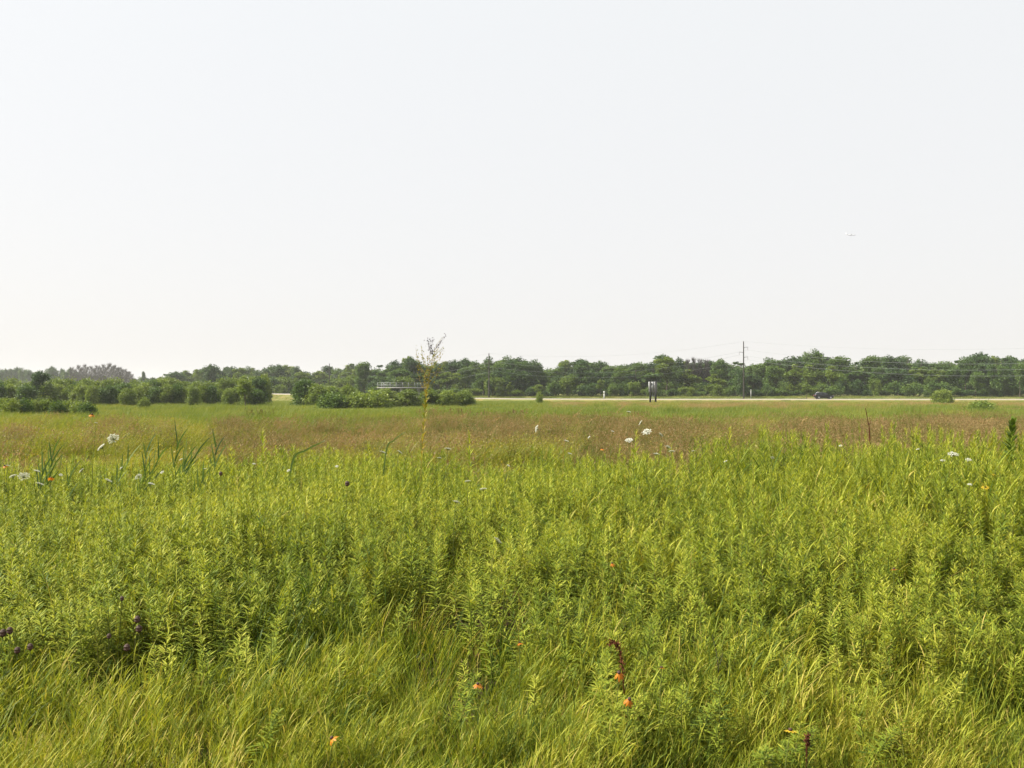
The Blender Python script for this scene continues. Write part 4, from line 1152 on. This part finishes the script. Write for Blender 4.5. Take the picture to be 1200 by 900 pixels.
# bush cluster at left of centre
for i, (k, px, yt, d, w, v, lab) in enumerate([
    ('willow', 356, 442, 142, 26, 3, 'tall dark bush at the left end of the central bush cluster'),
    ('willow', 372, 449, 140, 24, 0, 'dark bush second from left in the central bush cluster'),
    ('willow', 390, 452, 143, 26, 0, 'yellow-tipped bush in the middle of the central cluster'),
    ('willow', 408, 450, 146, 24, 2, 'light green bush right of the yellow-tipped one'),
    ('lowshrub', 392, 461, 122, 34, 0, 'low dark green shrub in front of the yellow-tipped bush'),
    ('lowshrub', 418, 460, 122, 32, 1, 'low dark green shrub, second in front of the central cluster'),
    ('lowshrub', 440, 458, 122, 34, 1, 'low green shrub, third in front of the central cluster'),
    ('willow', 452, 455, 132, 30, 0, 'green bush below the left end of the bridge railing'),
    ('willow', 478, 456, 135, 28, 0, 'pale green bush below the right end of the bridge railing'),
    ('willow', 503, 456, 138, 26, 2, 'pale green bush right of the amber stalk'),
    ('willow', 524, 457, 138, 26, 0, 'pale green bush second right of the amber stalk'),
    ('willow', 543, 457, 140, 24, 0, 'pale green bush at the right end of the central cluster'),
    ('shrub', 328, 450, 300, 18, 3, 'rounded bush beyond the road left of the central cluster'),
    ('lowshrub', 632, 460, 165, 11, 1, 'small bright green shrub at the roadside below the skyline dip')]):
    plant_tree(k, 'roadside_bush', lab, 'bush', px, yt - 1, d, w * (1.3 if i < 12 else 1), 'bushes of the central cluster', v, .3)
plant_tree('roundbush', 'round_bush', 'lone rounded pale green bush in front of the road at right', 'bush', 1104, 457, 176, 27, None, 0)
plant_tree('lowshrub', 'low_shrub', 'low spreading green shrub right of the lone round bush', 'shrub', 1150, 469.5, 100, 40, None, 1)

# ------------------------------------------------------------------ utility poles and wires
wood_pole = plain_mat('weathered_pole', (.045, .038, .032), (.03, .026, .022), 4, .9, 0, .3)
steel = plain_mat('grey_steel', (.26, .27, .28), (.21, .22, .23), 8, .55, .4)
wire_m = plain_mat('wire_aluminium', (.24, .26, .27), (.2, .22, .23), 5, .6, .2)
ins_m = plain_mat('insulator_grey', (.30, .30, .32), (.25, .25, .27), 8, .3)
POLES = []
def pole(px, ytop, d, label, right=1):
    x = (px - 600) / FPX * d; z0 = gz(x, d); h = EYE + (HOR - ytop) / FPX * d - z0
    o = thing('utility_pole', label, 'pole', (x, d, z0), 0, None, 'poles of the power line')
    g = G(); g.tube([(0, 0, -.3), (0, 0, h * .5), (0, 0, h)], [.24, .19, .13], 12); link('shaft', g.mesh('pole_shaft', wood_pole, True), o)
    g = G(); g.tube([(0, 0, h), (0, 0, h + .01)], [.13, .001], 12); link('cap', g.mesh('pole_cap', steel, True), o)
    at_ = []
    for dz, sgn in ((1.75, 1), (3.2, -1), (4.6, 1)):
        z = h - dz; g = G()
        g.tube([(0, -.02, z - .12), (sgn * .55, -.02, z + .06), (sgn * 1.25, -.02, z + .10)], [.07, .055, .045], 8); a = link('arm', g.mesh('davit_arm', wood_pole, True), o)
        g = G(); g.tube([(sgn * 1.2, -.02, z + .06), (sgn * 1.2, -.02, z - .15), (sgn * 1.2, -.02, z - .35), (sgn * 1.2, -.02, z - .75)], [.03, .06, .05, .04], 8)
        link('insulator', g.mesh('insulator', ins_m, True), a)
        at_.append(Vector((x + sgn * 1.2, d - .02, z0 + z - .75)))
    POLES.append((at_, Vector((x, d, z0 + h))))
pole(1446, 395, 168, 'tall wooden power pole standing beyond the right edge')
pole(871.5, 400, 246, 'tall dark wooden power pole right of the road sign')
pole(573, 414, 256, 'thin dark wooden power pole right of the amber stalk')
pole(386, 426, 345, 'distant power pole buried in the left wood')
def wire(A, B, sag, r, label):
    t = np.linspace(0, 1, 25)[:, None]
    pts = np.array(A) * (1 - t) + np.array(B) * t - np.array([[0, 0, 1]]) * sag * 4 * t * (1 - t)
    g = G(); g.tube(pts, r, 5); o = link('power_wire', g.mesh('power_wire', wire_m, True), None, label=label, category='wire', group='wires of the power line')
spans = ['right of the tall pole', 'between the tall pole and the thin pole', 'left of the thin pole']
for i in range(3):
    for j, nm in enumerate(('upper', 'middle', 'lower')):
        wire(POLES[i][0][j], POLES[i + 1][0][j], 3.4, .018, f'{nm} sagging power wire {spans[i]}')
    wire(POLES[i][1], POLES[i + 1][1], 2.4, .014, f'thin topmost wire {spans[i]}')

# ------------------------------------------------------------------ road sign seen from behind
def road_sign():
    d = 188; c = at(765, 0, d); z0 = gz(c.x, d); pxm = d / FPX
    top = at(0, 447.3, d).z - z0; bot = at(0, 459.8, d).z - z0
    o = thing('road_sign', 'tall grey-backed highway sign on two dark posts before the road', 'sign', (c.x, d, z0))
    alu = plain_mat('sign_aluminium', (.30, .31, .32), (.26, .27, .28), 3, .6, .2)
    dk = plain_mat('dark_post', (.022, .022, .022), (.016, .016, .016), 6, .7)
    wd = 10 * pxm / 2
    for k in range(3):
        a, b = [-wd, -wd / 3 + .005, wd / 3 + .005][k], [-wd / 3 - .005, wd / 3 - .005, wd][k]
        g = G(); g.box(a, b, -.02, .02, bot, top); p = link('panel', g.mesh('sign_panel', alu), o)
    for s in (-1, 1):
        g = G(); q = s * 3.1 * pxm
        # I-beam post: web and two flanges
        g.box(q - .20, q + .20, -.30, -.27, -.4, top + .05); g.box(q - .20, q + .20, -.06, -.03, -.4, top + .05); g.box(q - .02, q + .02, -.272, -.058, -.4, top + .05)
        link('post', g.mesh('sign_post', dk), o)
    for z in (bot + .35, (bot + top) / 2, top - .35):
        g = G(); g.box(-wd + .05, wd - .05, -.055, -.021, z - .04, z + .04); link('stringer', g.mesh('sign_stringer', alu), o)
    g = G(); g.box(-.05, .05, -.05, .0, -.3, bot - .002); link('middle_post', g.mesh('sign_mid_post', steel), o)
road_sign()

def marker(px, yt, d, label, w=.12, head=.3):
    c = at(px, yt, d); z0 = gz(c.x, d); h = c.z - z0
    o = thing('marker_post', label, 'marker', (c.x, d, z0), 0, None, 'white marker posts along the road')
    wm_ = M.setdefault('mk', plain_mat('white_marker', (.55, .55, .53), (.48, .48, .46), 6, .6))
    g = G(); g.box(-w / 2, w / 2, -.03, .03, -.2, h - head); link('post', g.mesh('marker_stake', wm_), o)
    g = G(); g.box(-head * .5, head * .5, -.05, -.031, h - head * 1.6, h); link('plate', g.mesh('marker_plate', wm_), o)
marker(708, 458.5, 244, 'white marker post at the roadside left of the sign', .35, .45)
marker(880, 456.5, 250, 'slim white marker post right of the tall pole foot', .16, .25)

# ------------------------------------------------------------------ bridge railing
def bridge():
    d = 262; a = at(447, 454.6, d); b = at(492, 454.6, d); L_ = b.x - a.x; z = a.z
    o = thing('bridge', 'grey bridge deck with metal railing beyond the central bushes', 'bridge', (a.x, d, z))
    conc = plain_mat('bridge_concrete', (.30, .30, .29), (.25, .25, .24), 2, .85, 0, .2)
    g = G(); g.box(-1.5, L_ + 2.5, 0, 8, -.10, .22); link('deck', g.mesh('bridge_deck', conc), o)
    for x in (0.5, L_ * .5, L_ - .5):
        g = G(); g.box(x - .4, x + .4, .8, 7.2, -3.6, -.102); link('pier', g.mesh('bridge_pier', conc), o)
    n = 9
    for side in (.15, 7.7):
        for i in range(n):
            x = -1.2 + (L_ + 3.4) * i / (n - 1); g = G(); g.box(x - .06, x + .06, side, side + .12, .222, 1.65); link('railing_post', g.mesh('railing_post', steel), o)
        for zz in (.65, 1.1, 1.6):
            g = G(); g.box(-1.4, L_ + 2.4, side - .05, side - .002, zz - .03, zz + .03); link('rail', g.mesh('rail', steel), o)
    for px in (461.5,):
        g = G(); xx = at(px, 0, d).x - a.x; g.tube([(xx, 4, .222), (xx, 4, 3.6)], [.07, .05], 8); p = link('lamp_post', g.mesh('lamp_post', steel, True), o)
bridge()

# ------------------------------------------------------------------ black car
def car():
    d = 222.5; c = at(965.3, 0, d)
    zr = float(np.interp(c.x, ROAD[::-1, 0], ROAD[::-1, 2])); yr = float(np.interp(c.x, ROAD[::-1, 0], ROAD[::-1, 1]))
    o = thing('parked_car', 'black estate car driving right along the road', 'car', (365.3 / FPX * (yr - 1.9), yr - 1.9, zr - .012)); o.name = 'car'
    o.rotation_euler = (0, 0, R(-2.5)); o.scale = (1.06, 1.06, 1.12)
    black = plain_mat('black_car_paint', (.004, .004, .005), (.005, .005, .006), 3, .3, 0, 0, .3)
    glass = plain_mat('car_glass', (.012, .014, .016), (.015, .017, .02), 3, .06, 0, 0, .7)
    rub = plain_mat('tyre_rubber', (.02, .02, .02), (.03, .03, .03), 30, .85); rim = plain_mat('alloy_rim', (.45, .46, .47), (.4, .4, .41), 20, .3, .8)
    trim = plain_mat('black_trim', (.02, .02, .02), (.03, .03, .03), 20, .6)
    red = plain_mat('tail_lamp_red', (.35, .02, .02), (.3, .02, .02), 20, .3); cl = plain_mat('head_lamp', (.7, .72, .74), (.6, .62, .64), 20, .15)
    # body sections along x: (x, sill z, shoulder z, half width at sill, half width at shoulder)
    S = [(-2.28, .50, .86, .66, .66), (-2.2, .34, .98, .80, .76), (-1.7, .24, 1.02, .88, .84), (-.8, .22, 1.00, .90, .86), (.3, .22, .98, .90, .86), (1.1, .22, .94, .89, .84), (1.75, .24, .84, .86, .78), (2.15, .32, .72, .78, .68), (2.3, .42, .62, .60, .56)]
    V = []; F = []
    for (x, z0, z1, w0, w1) in S:
        zm = (z0 + z1) / 2
        ring = [(x, -w0 * .94, z0), (x, -w0, z0 + .12), (x, -max(w0, w1) * 1.0, zm + .08), (x, -w1, z1 - .03), (x, -w1 * .9, z1), (x, w1 * .9, z1), (x, w1, z1 - .03), (x, max(w0, w1), zm + .08), (x, w0, z0 + .12), (x, w0 * .94, z0)]
        V += ring
    n = 10
    for i in range(len(S) - 1):
        for j in range(n):
            j2 = (j + 1) % n; F.append((i * n + j, (i + 1) * n + j, (i + 1) * n + j2, i * n + j2))
    me = bpy.data.meshes.new('car_body'); me.from_pydata(V, [], F + [tuple(range(n)), tuple(range((len(S) - 1) * n + n - 1, (len(S) - 1) * n - 1, -1))]); me.materials.append(black)
    for p in me.polygons: p.use_smooth = True
    me.update(); body = link('body', me, o)
    # cabin
    C = [(-2.05, .985, .985, .74, .74), (-1.85, .99, 1.40, .76, .62), (-1.5, .99, 1.50, .77, .62), (-.5, .98, 1.53, .78, .63), (.15, .97, 1.49, .78, .62), (.45, .97, 1.40, .77, .62), (1.2, .925, .93, .74, .72)]
    V = []; F = []
    for (x, z0, z1, w0, w1) in C: V += [(x, -w0, z0), (x, -w1, z1 - .02), (x, -w1 * .88, z1 + .005), (x, w1 * .88, z1 + .005), (x, w1, z1 - .02), (x, w0, z0)]
    n = 6
    for i in range(len(C) - 1):
        for j in range(n - 1): F.append((i * n + j, (i + 1) * n + j, (i + 1) * n + j + 1, i * n + j + 1))
    me = bpy.data.meshes.new('car_cabin'); me.from_pydata(V, [], F); me.materials.append(black); me.update(); link('cabin', me, o)
    def pane(nm, pts, mat=glass):
        me = bpy.data.meshes.new(nm); me.from_pydata(pts, [], [tuple(range(len(pts)))]); me.materials.append(mat); me.update(); link(nm, me, o)
    def sp(x, t, s):        # point on the cabin side, t 0..1 up, 6 mm proud
        z0, z1, w0, w1 = [np.interp(x, [q[0] for q in C], [q[k] for q in C]) for k in (1, 2, 3, 4)]
        return (x, s * (w0 + (w1 - w0) * t + .008), z0 + (z1 - .02 - z0) * t)
    for s in (-1, 1):
        pane('side_window', [sp(-1.80, .14, s), sp(-1.15, .12, s), sp(-1.15, .86, s), sp(-1.62, .84, s)])
        pane('side_window', [sp(-1.05, .12, s), sp(-.32, .12, s), sp(-.32, .88, s), sp(-1.05, .87, s)])
        pane('side_window', [sp(-.22, .12, s), sp(.80, .14, s), sp(.38, .84, s), sp(-.22, .88, s)])
    pane('windscreen', [(1.17, -.66, .952), (1.17, .66, .952), (.475, .54, 1.41), (.475, -.54, 1.41)], plain_mat('windscreen_glass_glint', (.20, .23, .25), (.18, .2, .22), 3, .05, 0, 0, .9))  # paler base colour than the other panes paints in the sky's glint
    pane('rear_window', [(-2.025, -.66, 1.06), (-2.025, .66, 1.06), (-1.875, .56, 1.37), (-1.875, -.56, 1.37)])
    for x in (-1.42, 1.42):
        for s in (-1, 1):
            y = s * .80
            def lathe(prof, nm, mat, par):
                g = G(); pts = [(x, s * yy, .33) for r, yy in prof]
                V = []; F = []; m = 20
                for r, yy in prof:
                    for k in range(m): V.append((x + r * math.cos(k / m * 6.2832), s * yy, .33 + r * math.sin(k / m * 6.2832)))
                for i in range(len(prof) - 1):
                    for k in range(m): F.append((i * m + k, i * m + (k + 1) % m, (i + 1) * m + (k + 1) % m, (i + 1) * m + k))
                me = bpy.data.meshes.new(nm); me.from_pydata(V, [], F); me.materials.append(mat); me.update(); return link(nm, me, par)
            t_ = lathe([(.2, .70), (.31, .70), (.33, .74), (.33, .88), (.31, .925), (.215, .925)], 'wheel', rub, o)
            lathe([(.214, .915), (.19, .905), (.06, .93), (.001, .932)], 'rim', rim, t_)
    for s in (-1, 1):
        g = G(); g.box(2.14, 2.27, min(s * .45, s * .66), max(s * .45, s * .66), .60, .70); link('headlight', g.mesh('headlight', cl), o)
        g = G(); g.box(-2.30, -2.2, min(s * .56, s * .72), max(s * .56, s * .72), .74, .94); link('tail_light', g.mesh('tail_light', red), o)
        g = G(); g.box(.72, .90, min(s * .90, s * 1.02), max(s * .90, s * 1.02), .98, 1.10); link('mirror', g.mesh('mirror', black), o)
        g = G(); g.box(-1.6, .1, min(s * .48, s * .51), max(s * .48, s * .51), 1.53, 1.57); link('roof_rail', g.mesh('roof_rail', rim), o)
    g = G(); g.box(2.18, 2.315, -.5, .5, .36, .46); link('front_bumper', g.mesh('front_bumper', trim), o)
    g = G(); g.box(-2.30, -2.2, -.6, .6, .40, .52); link('rear_bumper', g.mesh('rear_bumper', trim), o)
car()

# ------------------------------------------------------------------ far aircraft
def aircraft():
    p = at(998, 275, 2600)
    o = thing('airplane', 'tiny pale airliner crossing the white sky at right', 'airplane', p, R(4))
    wm_ = plain_mat('airliner_white', (.64, .65, .67), (.62, .63, .65), .3, .6)
    g = G(); x = np.linspace(-16, 16, 11); r = np.array([.2, .9, 1.5, 1.8, 1.8, 1.8, 1.8, 1.8, 1.75, 1.3, .3]); g.tube(np.stack([x, 0 * x, np.interp(x, [-16, -8, 16], [.9, 0, 0])], 1), r, 10); link('fuselage', g.mesh('fuselage', wm_, True), o)
    for s in (-1, 1):
        g = G(); g.add([(2.5, s * 1.2, -.6), (-2.5, s * 1.2, -.6), (-6, s * 15, .3), (-4.3, s * 15, .3), (2.5, s * 1.2, -.2), (-2.5, s * 1.2, -.2), (-6, s * 15, .5), (-4.3, s * 15, .5)], [(0, 1, 2, 3), (4, 7, 6, 5), (0, 3, 7, 4), (1, 5, 6, 2), (3, 2, 6, 7)], .5); link('wing', g.mesh('wing', wm_), o)
        g = G(); g.tube([(2.8, s * 5, -1.4), (1, s * 5, -1.4), (-.5, s * 5, -1.3)], [.8, .85, .4], 10); link('engine', g.mesh('engine', wm_, True), o)
    g = G(); g.add([(-11.5, -.15, 1.5), (-15, -.15, 1.5), (-16.5, -.15, 6), (-14.5, -.15, 6), (-11.5, .15, 1.5), (-15, .15, 1.5), (-16.5, .15, 6), (-14.5, .15, 6)], [(0, 1, 2, 3), (4, 7, 6, 5), (0, 3, 7, 4), (1, 5, 6, 2), (3, 2, 6, 7)], .5); link('tail_fin', g.mesh('tail_fin', wm_), o)
aircraft()

# ------------------------------------------------------------------ haze
def haze():
    g = G(); g.box(-1620, 1620, -120, 1640, -3.6, 34); me = g.mesh('haze', [])
    m, t, out = nt('summer_haze'); v = t.nodes.new('ShaderNodeVolumePrincipled')
    v.inputs['Color'].default_value = (.90, .93, .97, 1); v.inputs['Density'].default_value = HAZE_DENSITY; v.inputs['Anisotropy'].default_value = .2
    t.links.new(v.outputs[0], out.inputs['Volume'])
    me.materials.clear(); me.materials.append(m)
    o = link('haze', me, kind='stuff', label='pale summer haze over the whole meadow', category='haze')
HAZE_DENSITY = 0.00016
haze()
